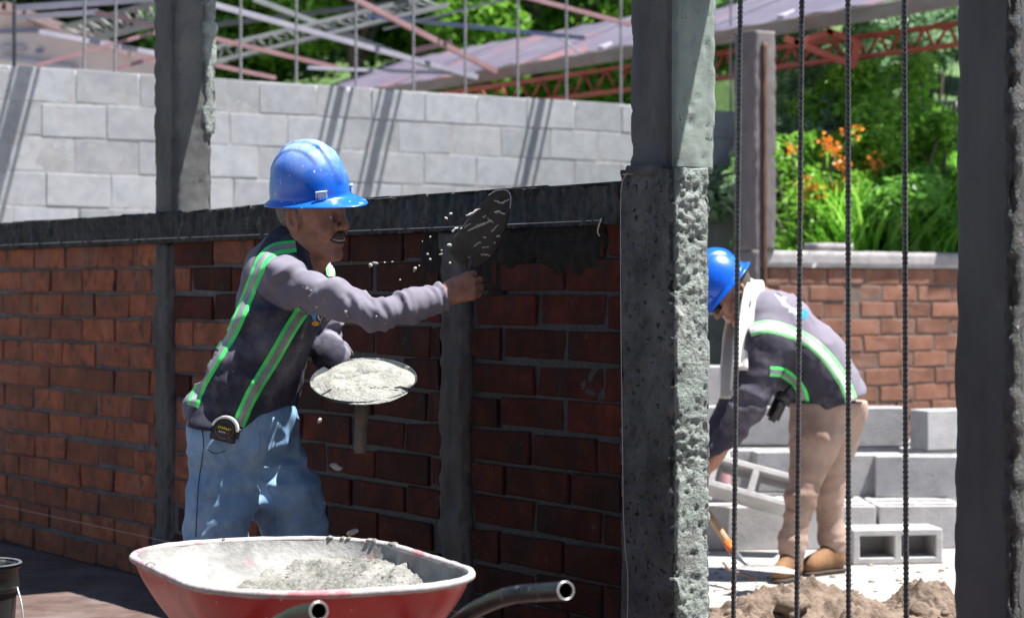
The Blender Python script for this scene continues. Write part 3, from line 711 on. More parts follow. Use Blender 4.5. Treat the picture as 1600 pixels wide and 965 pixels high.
m_navy = mat('dusty navy knit', [(.018, .018, .034), (.03, .03, .052), (.05, .048, .075)], scale=9, rough=.92, bump=(420, .5, .0012), layers=[dict(kind='attr', scale=1, lo=-.0015, hi=.0015, col=(.155, .145, .19)), dict(scale=7, lo=.5, hi=.75, col=(.3, .285, .34), amt=.45), dict(scale=70, lo=.71, hi=.73, col=(.5, .5, .48), amt=.85)])
m_sleeve = mat('faded lavender-grey knit', [(.07, .066, .1), (.125, .118, .16), (.19, .18, .23)], scale=8, rough=.92, bump=(420, .5, .0012), layers=[dict(scale=5, lo=.5, hi=.72, col=(.3, .285, .34), amt=.6), dict(scale=70, lo=.71, hi=.73, col=(.5, .5, .48), amt=.85)])
m_navy2 = mat('navy knit', [(.02, .018, .03), (.034, .031, .05), (.055, .05, .075)], scale=7, rough=.92, bump=(420, .5, .0012), layers=[dict(kind='attr', scale=1, lo=-.008, hi=.012, col=(.17, .155, .2)), dict(scale=6, lo=.5, hi=.7, col=(.3, .28, .33), amt=.35)])
m_denim = mat('worn blue denim with painted sun patches', [(.07, .14, .26), (.15, .28, .46), (.3, .45, .62)], scale=5, rough=.9, bump=(650, .5, .0008), bump2=(22, .3, .006),
              layers=[dict(scale=7, lo=.5, hi=.68, col=(.4, .53, .66), amt=.7, stretch=(1, 1, .5)), dict(scale=80, lo=.7, hi=.73, col=(.5, .5, .48), amt=.7)])  # pale layer paints in sunlit patches on the jeans, along with wear
m_stitch = flat('pale stitching', (.3, .35, .4)); m_seamd = flat('denim seam', (.05, .1, .17))
m_khaki = mat('dusty tan work trousers', [(.24, .155, .12), (.35, .24, .195), (.42, .31, .255)], scale=6, rough=.92, bump=(500, .4, .001), bump2=(20, .3, .006), layers=[dict(scale=9, lo=.58, hi=.7, col=(.42, .37, .33), amt=.5)])
m_green = mat('fluorescent green tape', [(.03, .72, .1), (.08, .88, .18)], scale=60, rough=.55)
m_green2 = mat('dusty green tape', [(.1, .5, .14), (.3, .6, .3)], scale=30, rough=.6)
m_silver = mat('reflective grey tape', [(.2, .21, .22), (.3, .31, .32)], scale=50, rough=.4, bump=(500, .3, .001, 'voronoi'))
m_silver2 = mat('bright reflective tape', [(.5, .52, .52), (.62, .64, .62)], scale=50, rough=.4)
m_teeth = flat('teeth', (.4, .37, .31), .3); m_dark = flat('dark', (.012, .01, .01), .4)
m_eye = flat('eye white', (.42, .36, .32), .2)
m_slot = flat('pale chipped plastic', (.62, .66, .7), .5)
m_white = mat('white towel', [(.62, .6, .56), (.74, .73, .7)], scale=30, rough=.95, bump=(200, .7, .004))
m_boot = mat('tan suede boot', [(.13, .06, .025), (.23, .12, .055)], scale=14, rough=.85, bump=(90, .5, .003)); m_sole = flat('boot sole', (.05, .035, .025), .8)

def cloth(name, f, mats, parent, disp, rel=1, panels=None):
    V, Q = f.mesh(); V = relax(V, Q, rel); n = vnormals(V, Q); V = V + n * disp(V)[:, None]; V = relax(V, Q, 1, .35)
    o = np_obj(name, V, Q, mats, parent)
    if panels: at_ = o.data.attributes.new('panel', 'FLOAT', 'POINT'); at_.data.foreach_set('value', panels(V).astype(np.float32))
    return o
def arr(*a): return [np.array(tuple(p)) for p in a]

# ================================================================ the man throwing mortar
D = 6.0
man = empty('person', (W(370, 700, D).x, D, 0))
tag(man, 'smiling man in chalky blue helmet, navy shirt and jeans, swinging a trowel of mortar', 'person')
MI = Matrix.Translation((-man.location.x, -D, 0))
def w_(px, py, d): return W(px, py, d)
pel = w_(378, 655, D); pelR = w_(362, 662, D - .085); pelL = w_(396, 660, D + .085)
chR = w_(450, 462, D - .085); chL = w_(470, 462, D + .09); shR = w_(446, 437, D - .15); shL = w_(486, 440, D + .15)
elR = w_(585, 492, D - .3); wrR = w_(690, 464, D - .24); elL = w_(495, 528, D + .22); wrL = w_(536, 567, D + .15)
neck0, neck1 = w_(458, 420, D + .0), w_(478, 372, D - .005)
hf = Vector((math.cos(R(28)), -math.sin(R(28)), -.07)); hu = Vector((.06, -.12, 1)); hC = w_(488, 341, D - .01)
kR = w_(338, 838, D - .10); aR = w_(322, 1020, D - .1); kL = w_(462, 830, D + .06); aL = w_(455, 1020, D + .14)
GZ = .0
# hand frame
fh = (w_(755, 438, D - .22) - w_(690, 462, D - .24)).normalized(); uh = Vector((-.28, .1, 1))
f = Field((-1.15, 5.5, -.02), (.02, 6.45, 1.56), .012, fine=[(w_(428, 300, D - .12), w_(556, 412, D + .12), .0027), (w_(672, 480, D - .31), w_(768, 410, D - .12), .0027)])
for k in range(3): pass
T1, A1 = head(f, hC, hf, hu, 1, 1.0)
f.cap(neck0, neck1, .058, .054, .02); f.cap(neck1, T1(-.02, 0, -.03), .054, .05, .02)
f.cap(T1(.035, 0, -.085), w_(488, 418, D - .01), .03, .035, .03)
f.chain([pelR, chR + Vector((0, .03, 0))], [.06, .055], .05); f.chain([pelL, chL - Vector((0, .03, 0))], [.06, .055], .05); f.cap(chR + Vector((0, .03, 0)), chL - Vector((0, .03, 0)), .055, .055, .03); f.cap(neck0, (chR + chL) / 2, .058, .055, .03)
f.chain([shR + Vector((.02, .02, 0)), elR, wrR], [.034, .034, .028], .015); f.chain([shL, elL, wrL], [.05, .04, .028], .02)
f.cap(chR + Vector((.01, .04, 0)), shR + Vector((.02, .02, 0)), .035, .034, .02); f.cap(chL - Vector((0, .03, 0)), shL, .045, .045, .03)
f.chain([pelR, kR, aR], [.085, .05, .04], .03); f.chain([pelL, kL, aL], [.085, .05, .04], .03)
gr = (.62, 1.25, .95)
hand(f, wrR + fh * .004, fh, uh, (.12, 1, .1), [(.95, 1.5, 1.1), (.9, 1.5, 1.1), (.85, 1.5, 1.1), (.85, 1.45, 1.1)], .93, .03, thumb=((.8, .42, .35), (1, .12, .05)))
hand(f, wrL + Vector((.0, -.01, -.035)), (.6, -.7, -.5), (.5, .75, .1), (-.1, 0, 1), (.1, .15, .1), .9, .1)
V, Q = f.mesh(); V = relax(V, Q, 1, .4)
body = np_obj('body', xf(V, MI), Q, m_skin, man)
# teeth, eyes
for s in (-1, 1):
    o = np_obj('eye', xf(xf(*(lathe([(0, -.011), (.0078, -.0078), (.011, 0), (.0078, .0078), (0, .011)], 16)[0:1]), Matrix()), MI @ Matrix.Translation(T1(.0782, s * .0325, .0085))), lathe([(0, -1), (1, 0), (1, 0), (1, 0), (0, 1)], 16)[1], m_eye, man)
    o = np_obj('iris', xf(lathe([(0, -.0048), (.0048, 0), (0, .0048)], 12)[0], MI @ Matrix.Translation(T1(.0868, s * .031, .0085))), lathe([(0, -1), (1, 0), (0, 1)], 12)[1], m_dark, man)
tube_obj('teeth', [MI @ T1(.0865, -.031, -.0525), MI @ T1(.0968, -.015, -.0565), MI @ T1(.0995, 0, -.0575), MI @ T1(.0968, .015, -.0565), MI @ T1(.0865, .031, -.0525)], .0034, m_teeth, man, 8)
tube_obj('mouth_gap', [MI @ T1(*p) for p in ((.0765, -.040, -.0485), (.0865, -.030, -.0545), (.0945, -.014, -.0585), (.0972, 0, -.0595), (.0945, .014, -.0585), (.0865, .030, -.0545), (.0765, .040, -.0485))], [.0018, .0042, .0048, .0048, .0048, .0042, .0018], m_dark, man, 8)
hr = Field(T1(0, 0, 0) - Vector((.16,) * 3), T1(0, 0, 0) + Vector((.16,) * 3), .004)
for s in (-1, 1):
    hr.cap(T1(.1005, s * .003, -.038), T1(.0945, s * .018, -.0405), .0072, .0065, .003); hr.cap(T1(.0945, s * .018, -.0405), T1(.0845, s * .034, -.047), .0062, .004, .003)
V, Q = hr.mesh(); n = vnormals(V, Q); V += n * (.0018 * vnoise(V * 260, 3))[:, None]; np_obj('moustache', xf(V, MI), Q, m_must, man)
hr = Field(T1(0, 0, 0) - Vector((.16,) * 3), T1(0, 0, 0) + Vector((.16,) * 3), .004)
hr.ell(T1(-.016, 0, .036), A1, (.0965, .079, .09), 0)
cutp = T1(.006, 0, .0); xx = Vector(A1[:, 0]); hr.cut(T1(.012, 0, .0), xx + Vector(A1[:, 2]) * .35); hr.cut(T1(-.03, 0, -.035), -Vector(A1[:, 2]) + Vector(A1[:, 0]) * .7)
for s in (-1, 1): hr.cap(T1(.018, s * .067, .03), T1(.012, s * .068, .004), .008, .005, .004)
V, Q = hr.mesh(); n = vnormals(V, Q); V += n * (.0016 * vnoise(V * 240, 5))[:, None]; np_obj('hair', xf(V, MI), Q, m_hair, man)
for s in (-1, 1): tube_obj('eyebrow', [MI @ T1(.0935, s * .012, .038), MI @ T1(.09, s * .03, .043), MI @ T1(.078, s * .047, .038)], [.003, .0036, .002], m_must, man, 6)
hm = helmet(man, MI @ T1(-.008, 0, .064), Vector(A1[:, 0]) + Vector((0, -.2, .02)), Vector(A1[:, 2]) + Vector((.0, -.17, 0)), m_blue, m_slot)
# ---- shirt
f = Field((-1.0, 5.5, .58), (-.1, 6.4, 1.28), .0052)
hemR, hemL = w_(352, 668, D - .08), w_(405, 668, D + .08)
f.chain([hemR, w_(384, 590, D - .085), w_(420, 510, D - .085), w_(450, 455, D - .08)], [.108, .096, .09, .09], .05)
f.chain([hemL, w_(415, 590, D + .08), w_(440, 510, D + .085), w_(470, 458, D + .09)], [.1, .09, .088, .09], .05)
f.cap(w_(400, 600, D), w_(445, 480, D), .1, .095, .06)
f.cap(w_(440, 425, D - .03), w_(463, 424, D + .04), .085, .08, .05)
f.cap(w_(424, 440, D - .05), w_(412, 470, D), .07, .08, .05)
f.cap(w_(338, 632, D - .03), w_(316, 640, D), .055, .042, .04); f.cap(w_(365, 560, D - .03), w_(316, 634, D - .02), .05, .038, .04)
f.chain([w_(438, 445, D - .12), shR, w_(520, 466, D - .23), elR, w_(640, 478, D - .275), wrR], [.078, .068, .056, .045, .044, .041], .015)
f.chain([shL, w_(500, 500, D + .19), elL, w_(520, 555, D + .1), wrL], [.075, .06, .052, .047, .039], .03)
f.cap(w_(432, 425, D), w_(456, 393, D), .085, .07, .04); f.cap(w_(456, 398, D), w_(474, 388, D), .068, .06, .025)
f.cap(w_(470, 400, D - .005), w_(488, 366, D - .008), .05, .056, .006, 'sub')
f.cut(w_(372, 667, D), (w_(355, 840, D) - w_(375, 640, D)).normalized() + Vector((.06, 0, 0)))
f.cut(wrR + fh * .010, fh); 
c_ = (wrL - elL).normalized()
f.cap(wrL + c_ * .045, wrL + c_ * .2, .055, .08, .0, 'sub')
def panels(C):
    def dist(pts):
        d = np.full(len(C), 9.)
        for A, B in zip(pts, pts[1:]):
            A, B = np.array(A), np.array(B); ab = B - A; t = np.clip(((C - A) @ ab) / (ab @ ab), 0, 1); d = np.minimum(d, np.linalg.norm(C - A - t[:, None] * ab, axis=1))
        return d
    arm = np.minimum(dist([shR + Vector((0, -.02, .02)), w_(520, 466, D - .23), elR, wrR]), dist([shL + Vector((.03, 0, 0)), elL, wrL])); bx = w_(405, 400, 6).x; lx = w_(300, 640, 6).x; zt2, zb2 = w_(0, 400, 6).z, w_(0, 640, 6).z
    xe = lx + (bx - lx) * (C[:, 2] - zb2) / (zt2 - zb2) + .03 * np.sin(np.clip((C[:, 2] - zb2) / (zt2 - zb2), 0, 1) * np.pi)
    return np.maximum(.09 - arm, xe - C[:, 0])
hang = [w_(470, 470, D - .2), w_(380, 660, D - .2)]
def disp(V):
    d = folds(V, shR, elR, .006, 20, 5, 1, .09, .13, (0, 0, -.7)) + folds(V, elR, wrR, .0055, 46, 7, 2, .08, .12, (.25, 0, .25))
    d += folds(V, shL, elL, .007, 28, 8, 3, .08, .12) + folds(V, elL, wrL, .004, 42, 8, 4, .08, .12)
    d += folds(V, w_(430, 470, D), w_(360, 665, D), .007, 9, 5, 5, .2, .3, (.9, 0, .2)) * 1.0
    d += folds(V, w_(330, 560, D), w_(310, 640, D), .008, 30, 7, 6, .08, .16, (.3, 0, .4))
    for pts, a, w in (([(430, 412), (470, 425), (500, 448)], .006, .011), ([(425, 428), (470, 442), (520, 470)], .007, .012), ([(432, 455), (480, 470), (525, 500)], .005, .012), ([(520, 440), (560, 470), (590, 515)], .006, .014),
                      ([(440, 480), (400, 500), (360, 500)], .005, .013), ([(470, 500), (430, 540), (345, 560)], .004, .014), ([(330, 600), (380, 610), (455, 590)], .005, .013), ([(320, 625), (380, 640), (460, 630)], .005, .011)):
        d += crease(V, [w_(x, y, D - .26 if x > 500 else D - .2) for x, y in pts], a, w * 2) * (np.abs(V[:, 1] - D + .2) < .2)
    hz = np.clip(1 - np.abs(V[:, 2] - (H - 212 / F * D)) / .03, 0, 1)
    return 1.7 * d + .003 * fbm(V * 12, 9) + .0015 * fbm(V * 45, 10) + .003 * hz * vnoise(V * (24, 24, 5), 12)
shirt = cloth('shirt', f, [m_navy], None, disp, 2, panels); tb = bvh(shirt)
ribs = [ribbon('reflective_stripe', tb, [(462, 384), (430, 389), (411, 404), (402, 424), (384, 470), (364, 516), (337, 560), (316, 596), (301, 634)], 21, [m_green, m_silver], None),
        ribbon('reflective_stripe', tb, [(474, 484), (455, 512), (424, 566), (396, 612), (372, 664)], 23, [m_green, m_silver], None),
        ribbon('reflective_stripe', tb, [(511, 396), (515, 414), (517, 432)], 16, [m_green2, m_silver2], None)]
m_or, m_bl, m_ye, m_wh, m_cr = flat('orange print', (.75, .3, .01)), flat('blue print', (.01, .26, .6)), flat('yellow print', (.6, .55, .12)), flat('white print', (.6, .6, .62)), mat('dry mortar', [(.35, .34, .32), (.55, .54, .51)], scale=60, bump=(90, .8, .004))
dec = [decal('blue_emblem', tb, [(488, 487), (494, 489), (493, 496), (495, 502), (489, 501), (486, 494)], m_bl, None), decal('orange_emblem', tb, oval(492, 505, 6, 4), m_or, None),
       decal('white_emblem', tb, [(496, 492), (499, 497), (504, 494), (501, 500), (497, 500)], m_wh, None), decal('yellow_emblem', tb, [(372, 412), (384, 396), (380, 412), (368, 424)], m_ye, None),
       decal('white_emblem', tb, [(362, 430), (369, 424), (363, 440), (356, 448)], m_wh, None)]
for (x, y, rx, ry, ro) in ((480, 450, 3.5, 2.5, 0), (474, 448, 1.5, 1, 0), (486, 453, 1.6, 1, .5)): dec.append(decal('sleeve_print', tb, oval(x, y, rx, ry, 10, ro), m_wh, None))
for i in range(4): dec.append(decal('sleeve_print', tb, oval(484 + 1.6 * i, 461 - 1.5 * i + (i % 2) * 2, 3.2, .5, 8, -.9), m_wh, None))
for o in [shirt] + [x for x in ribs + dec if x]:
    o.data.transform(MI); o.parent = man
for o in [x for x in ribs + dec if x]: o.parent = shirt
# mortar splashes stuck on the sleeve
for (x, y, r) in ((495, 479, .006), (541, 487, .007), (543, 493, .006), (512, 499, .005), (588, 494, .005), (452, 528, .005), (444, 529, .004), (560, 517, .003), (602, 505, .003), (507, 470, .003)):
    h = hit(tb, x, y)
    if h[0] is None: continue
    bm = bmesh.new(); lump(bm, MI @ h[0], r * .65, int(x), (1, .7, 1), .6)
    bm_obj('mortar_fleck', bm, m_cr, shirt)
# ---- jeans
f = Field((-1.0, 5.6, -.0), (-.3, 6.4, .84), .0058)
f.chain([w_(374, 640, D - .05), w_(360, 700, D - .075), w_(349, 775, D - .09), kR, aR + Vector((0, 0, .02))], [.1, .11, .094, .08, .07], .04)
f.chain([w_(395, 640, D + .05), w_(410, 700, D + .06), w_(446, 775, D + .04), kL, aL + Vector((0, 0, .02))], [.095, .106, .096, .084, .07], .035)
f.cap(w_(352, 660, D), w_(405, 658, D), .1, .1, .05); f.cap(w_(342, 675, D), w_(345, 715, D), .06, .06, .05)
f.cut(w_(380, 634, D), (0, 0, 1))
def dj(V):
    d = folds(V, w_(372, 690, D), kR, .007, 18, 6, 21, .14, .2, (.4, 0, .3)) + folds(V, w_(410, 700, D), kL, .009, 22, 6, 22, .14, .2, (-.6, 0, .2)) + folds(V, kR, aR, .008, 26, 7, 23, .12, .18) + folds(V, kL, aL, .008, 26, 7, 24, .12, .18)
    for pts, a, w in (([(408, 690), (402, 730), (412, 770)], -.006, .012), ([(402, 700), (370, 720), (330, 715)], .005, .014), ([(405, 722), (370, 745), (335, 760)], .005, .014), ([(410, 735), (450, 740), (480, 725)], .007, .014), ([(415, 760), (450, 775), (490, 765)], .006, .013),
                      ([(420, 790), (455, 800), (495, 800)], .005, .013), ([(320, 760), (350, 790), (385, 800)], .005, .014), ([(430, 700), (460, 690), (478, 680)], .005, .012)):
        d += crease(V, [w_(x, y, D - .15 if x < 405 else D - .05) for x, y in pts], a, w * 2) * (V[:, 1] < D + .02)
    return 1.25 * d + .003 * fbm(V * 11, 29) + .0012 * fbm(V * 50, 30)
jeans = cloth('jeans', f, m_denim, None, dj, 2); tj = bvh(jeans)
sm = [seam('side_seam', tj, [(316, 668), (318, 700), (310, 760), (306, 838)], .0016, m_seamd, None), seam('fly_stitching', tj, [(405, 672), (407, 690), (404, 705), (397, 712)], .0011, m_stitch, None),
      seam('inseam_stitching', tj, [(408, 745), (424, 772), (432, 800), (436, 838)], .0012, m_stitch, None), seam('pocket_seam', tj, [(322, 700), (336, 708), (352, 704)], .0012, m_seamd, None)]
for o in [jeans] + [s for s in sm if s]: o.data.transform(MI)
jeans.parent = man
for s in sm:
    if s: s.parent = jeans
def boot(parent, A, fwd, L, m1, m2, M=Matrix(), gz=0, K=1):
    f = Field(Vector(A) - Vector((.3, .3, .2)), Vector(A) + Vector((.3, .3, .2)), .009); fw = Vector(fwd).normalized(); A = Vector(A); g = Vector((A.x, A.y, gz))
    f.cap(A + Vector((0, 0, .06)), g + Vector((0, 0, .07)), .052 * K, .055 * K, .02); f.cap(g - fw * .02 + Vector((0, 0, .045)), g + fw * (L - .08) + Vector((0, 0, .04)), .045 * K, .044 * K, .03); f.cap(g + fw * .02 + Vector((0, 0, .09)), g + fw * (L - .1) + Vector((0, 0, .055)), .045 * K, .036 * K, .03)
    f.cut(g + Vector((0, 0, .018)), (0, 0, -1)); V, Q = f.mesh(); o = np_obj('boot', xf(relax(V, Q, 2), M), Q, m1, parent)
    f2 = Field(Vector(A) - Vector((.3, .3, .2)), Vector(A) + Vector((.3, .3, .2)), .009); f2.cap(g - fw * .02 + Vector((0, 0, .02)), g + fw * (L - .08) + Vector((0, 0, .02)), .052 * K, .05 * K, .02)
    f2.cut(g + Vector((0, 0, .02)), (0, 0, 1)); f2.cut(g, (0, 0, -1)); V, Q = f2.mesh(); np_obj('sole', xf(V, M), Q, m2, o)
for a in (aR, aL): boot(man, a, (.95, -.2, 0), .27, m_boot, m_sole, MI)

# ---- trowel
m_trow = mat('mortar-caked steel', [(.03, .029, .024), (.07, .067, .056)], scale=24, rough=.65, bump=(40, .7, .006))
m_splash = mat('pale wet mortar', [(.42, .42, .39), (.6, .6, .57)], scale=60, rough=.6, bump=(80, .5, .003))
tq = D - .135
tl = empty('trowel', w_(733, 420, tq)); tag(tl, "large leaf-shaped trowel caked with mortar, held up in the man's raised hand", 'trowel')
TM = Matrix.Translation(-tl.location)
ctr = [(785, 297), (793, 299), (798, 308), (797, 326), (793, 350), (783, 376), (772, 398), (758, 411), (742, 418), (728, 417), (712, 409), (703, 396), (702, 380), (712, 366), (728, 347), (746, 325), (763, 306), (774, 299)]
bm = bmesh.new(); cx, cy = 752, 365
def tp(x, y, off): return TM @ (w_(x, y, tq) + Vector((0, -off + .0010 * (y - 365) * .35, 0)) + Vector((0, 1, 0)) * (.00012 * (x - cx)))
rings = []
for off, sc in ((.0035, .0), (.0035, .5), (.0025, .95), (.0, 1), (-.002, .97)):
    if sc == 0: rings.append([bm.verts.new(tp(cx, cy, off))]); continue
    rings.append([bm.verts.new(tp(cx + (x - cx) * sc, cy + (y - cy) * sc, off)) for x, y in ctr])
n = len(ctr)
for j in range(n): bm.faces.new((rings[0][0], rings[1][(j + 1) % n], rings[1][j]))
for a, b in zip(rings[1:], rings[2:]):
    for j in range(n): bm.faces.new((a[j], a[(j + 1) % n], b[(j + 1) % n], b[j]))
bm.faces.new(rings[-1])
bmesh.ops.recalc_face_normals(bm, faces=bm.faces[:]); bm_obj('blade', bm, m_trow, tl, True)
tube_obj('tang', smooth_path([TM @ w_(738, 400, tq - .01), TM @ w_(735, 416, tq - .03), TM @ w_(731, 428, tq - .06)], 5), .006, m_trow, tl, 8)
tube_obj('handle', [TM @ w_(732, 424, tq - .065), TM @ w_(729, 435, tq - .065), TM @ w_(724, 452, tq - .065), TM @ w_(721, 468, tq - .065), TM @ w_(720, 472, tq - .065)], [.011, .014, .0145, .014, .009], m_wood, tl, 14)
# rim of pale paste and streaks on the blade
rim = [TM @ (w_(x, y, tq) + Vector((0, -.004 + .00035 * (y - 365), 0))) for x, y in ctr[-2:] + ctr[:4]]
tube_obj('paste_rim', smooth_path(rim, 4), [.0006 + .0017 * abs(math.sin(i * 1.7)) for i in range((len(rim) - 1) * 4 + 1)], m_splash, tl, 6)
def streak(a, b, r, seed):
    rnd = random.Random(seed); P = [Vector((a[0] + (b[0] - a[0]) * t, a[1] + (b[1] - a[1]) * t + rnd.uniform(-1.3, 1.3), 0)) for t in np.linspace(0, 1, 7)]
    pts = [TM @ (w_(p.x, p.y, tq) + Vector((0, -.0045 + .00035 * (p.y - 365), 0))) for p in P]
    return tube(pts, [max(.0006, r * rnd.uniform(.35, 1.25)) * (.5 if i in (0, 6) else 1) for i in range(7)], 6)
for i, (a, b, r) in enumerate((((728, 361), (758, 350), .0022), ((762, 341), (771, 348), .002), ((772, 330), (790, 334), .003), ((745, 352), (768, 346), .0018), ((768, 363), (780, 350), .0018), ((755, 369), (760, 371), .002), ((740, 384), (752, 378), .002), ((753, 387), (764, 386), .0022), ((751, 397), (766, 399), .0022), ((730, 403), (742, 399), .0018), ((772, 314), (782, 316), .002), ((782, 318), (796, 312), .0028),
                               ((706, 362), (716, 356), .003), ((718, 358), (736, 350), .002), ((728, 338), (752, 326), .003), ((755, 340), (760, 337), .002), ((775, 370), (781, 368), .003), ((772, 378), (774, 380), .003))):
    V, fs = streak(a, b, r * 1.25, i); np_obj('mortar_streak', V, fs, m_splash, tl)
# ---- hawk
hq = D - .04; hc = w_(568, 594, hq); hk = empty('hawk', hc); tag(hk, "round plate on a pipe handle, carried in the man's lower hand and loaded with mortar", 'mortarboard')
HM = frame((0, 0, 0), (1, .0, .02), Vector((-.03, -.40, 1)))
m_plate = mat('blackened steel plate', [(.014, .018, .022), (.045, .055, .066)], scale=20, rough=.75, spec=.25, layers=[dict(scale=25, lo=.58, hi=.68, col=(.35, .36, .36), amt=.7)])
rp_ = .149
V, Q = lathe([(0, -.006), (rp_ * .6, -.006), (rp_ * .93, -.004), (rp_ * .985, .002), (rp_, .004), (rp_ * 1.006, .001), (rp_ * .955, -.009), (rp_ * .6, -.011), (0, -.011)], 64); np_obj('plate', xf(V, HM), Q, m_plate, hk)
m_pipe = mat('cement-stained pipe', [(.12, .1, .085), (.24, .21, .18)], scale=25, rough=.85, bump=(60, .5, .004), layers=[dict(scale=18, lo=.6, hi=.7, col=(.08, .05, .04), amt=.6)])
tube_obj('handle', [w_(566, 618, hq) - hc, w_(565, 650, hq) - hc, w_(563, 690, hq) - hc, w_(562, 706, hq) - hc, w_(562, 707.5, hq) - hc], [.0185, .0185, .018, .018, .0165], m_pipe, hk, 18)
tube_obj('brace', [w_(570, 624, hq) - hc, w_(588, 628, hq) - hc, w_(602, 622, hq) - hc], .005, m_plate, hk, 8)
m_lime = mat('pale wet lime mortar', [(.17, .173, .158), (.26, .265, .245), (.34, .345, .325)], scale=22, rough=.7, bump=(130, .9, .008), bump2=(40, .8, .01), layers=[dict(scale=50, lo=.66, hi=.71, col=(.2, .2, .19), amt=.8)])
nr, na = 44, 120; r = np.linspace(0, 1, nr)[:, None]; a = np.linspace(0, 2 * np.pi, na, endpoint=False)[None]
e = .985 + .03 * fbm(np.stack([3 * np.cos(a), 3 * np.sin(a), 0 * a], -1), 5) - .12 * np.exp(-((a - 2.55) / .3) ** 2) - .1 * np.exp(-((a - .75) / .35) ** 2) + .07 * np.exp(-((a - 5.1) / .7) ** 2)
X, Y = r * e * rp_ * np.cos(a), r * e * rp_ * np.sin(a); q = np.stack([X, Y, 0 * X], -1)
Z = .018 * (1 - r ** 3.2) + .011 * fbm(q * 24, 6, 4) * (1 - r ** 6) - .008 * np.exp(-((Y - .012 - .02 * np.sin(X * 25)) / .006) ** 2) * (fbm(q * 14, 8) > -.15) * (np.abs(X) < .09) - .006
V = np.stack([X, Y, np.maximum(Z + .005, .0) - .003 * (r > .985)], -1).reshape(-1, 3); i, j = np.meshgrid(np.arange(nr - 1), np.arange(na), indexing='ij')
Q = np.stack([i * na + j, (i + 1) * na + j, (i + 1) * na + (j + 1) % na, i * na + (j + 1) % na], -1).reshape(-1, 4)
o = np_obj('mortar_mound', xf(V, HM), Q, m_lime); o.location = hc; tag(o, 'pale wet mortar spread on the round plate in the man\'s hand', 'mortar')
# ---- tape measure on the belt
tc = w_(351, 673, D - .208); tm = empty('tape_measure', tc); tag(tm, 'black and silver tape measure clipped to the waist of the jeans', 'tape measure')
RM = Matrix.Rotation(R(14), 4, 'Y') @ Matrix.Rotation(R(-90), 4, 'X').inverted()
m_case = flat('black tape case', (.03, .028, .03), .45); m_grey = flat('worn silver plastic', (.5, .52, .53), .45)
out = [(math.cos(t) * .034, math.sin(t) * .034 + .004) for t in np.linspace(R(-8), R(188), 20)] + [(-.035, -.02), (-.033, -.028), (.033, -.028), (.035, -.02)]
def prism(name, poly, y0, y1, m, parent, M, bev=.002):
    bm = bmesh.new(); a = [bm.verts.new((x, y0, z)) for x, z in poly]; b = [bm.verts.new((x, y1, z)) for x, z in poly]; n = len(poly)
    bm.faces.new(a); bm.faces.new(b[::-1])
    for i in range(n): bm.faces.new((a[i], b[i], b[(i + 1) % n], a[(i + 1) % n]))
    bmesh.ops.recalc_face_normals(bm, faces=bm.faces[:])
    if bev: bmesh.ops.bevel(bm, geom=[e for e in bm.edges if abs(e.verts[0].co.y - e.verts[1].co.y) < 1e-6], offset=bev, segments=2, affect='EDGES')
    bmesh.ops.transform(bm, matrix=M, verts=bm.verts); return bm_obj(name, bm, m, parent, False)
TR = Matrix.Rotation(R(14), 4, 'Y')
case = prism('case', out, -.014, .018, m_case, tm, TR, .003)
prism('shell_band', [(math.cos(t) * .0375, math.sin(t) * .0375 + .004) for t in np.linspace(R(5), R(172), 20)] + [(math.cos(t) * .031, math.sin(t) * .031 + .004) for t in np.linspace(R(172), R(5), 20)], -.0165, .016, m_grey, tm, TR, .001)
V, Q = lathe([(.0225, -.0012), (.024, 0), (.0255, -.0012)], 32); np_obj('face_ring', xf(V, TR @ Matrix.Translation((0, -.0145, .003)) @ Matrix.Rotation(R(90), 4, 'X')), Q, flat('grey ring', (.12, .12, .13)), tm)
def text(s, size, M, m, name, parent):
    c = bpy.data.curves.new(name, 'FONT'); c.body = s; c.size = size; c.align_x = 'CENTER'; c.extrude = .0002; t_ = bpy.data.objects.new('t', c); COL.objects.link(t_); bpy.context.view_layer.update(); me = bpy.data.meshes.new_from_object(t_.evaluated_get(bpy.context.evaluated_depsgraph_get())); bpy.data.objects.remove(t_); me.transform(M); o = bpy.data.objects.new(name, me); COL.objects.link(o); me.materials.clear(); me.materials.append(m); o.parent = parent; return o
FM = TR @ Matrix.Translation((0, -.0147, 0)) @ Matrix.Rotation(R(90), 4, 'X')
text('STANLEY', .0092, FM @ Matrix.Translation((0, .0055, 0)), flat('yellow lettering', (.75, .6, .02)), 'lettering', tm); text('5m/16', .0075, FM @ Matrix.Translation((-.005, -.005, 0)), m_wh, 'lettering', tm); text('U', .0085, FM @ Matrix.Translation((.0125, -.0055, 0)), flat('red lettering', (.6, .03, .03)), 'lettering', tm)
bm = bmesh.new(); add_box(bm, (.012, .006, .03), TR @ Matrix.Translation((.036, .008, .0)), .0015); bm_obj('clip', bm, m_case, tm)

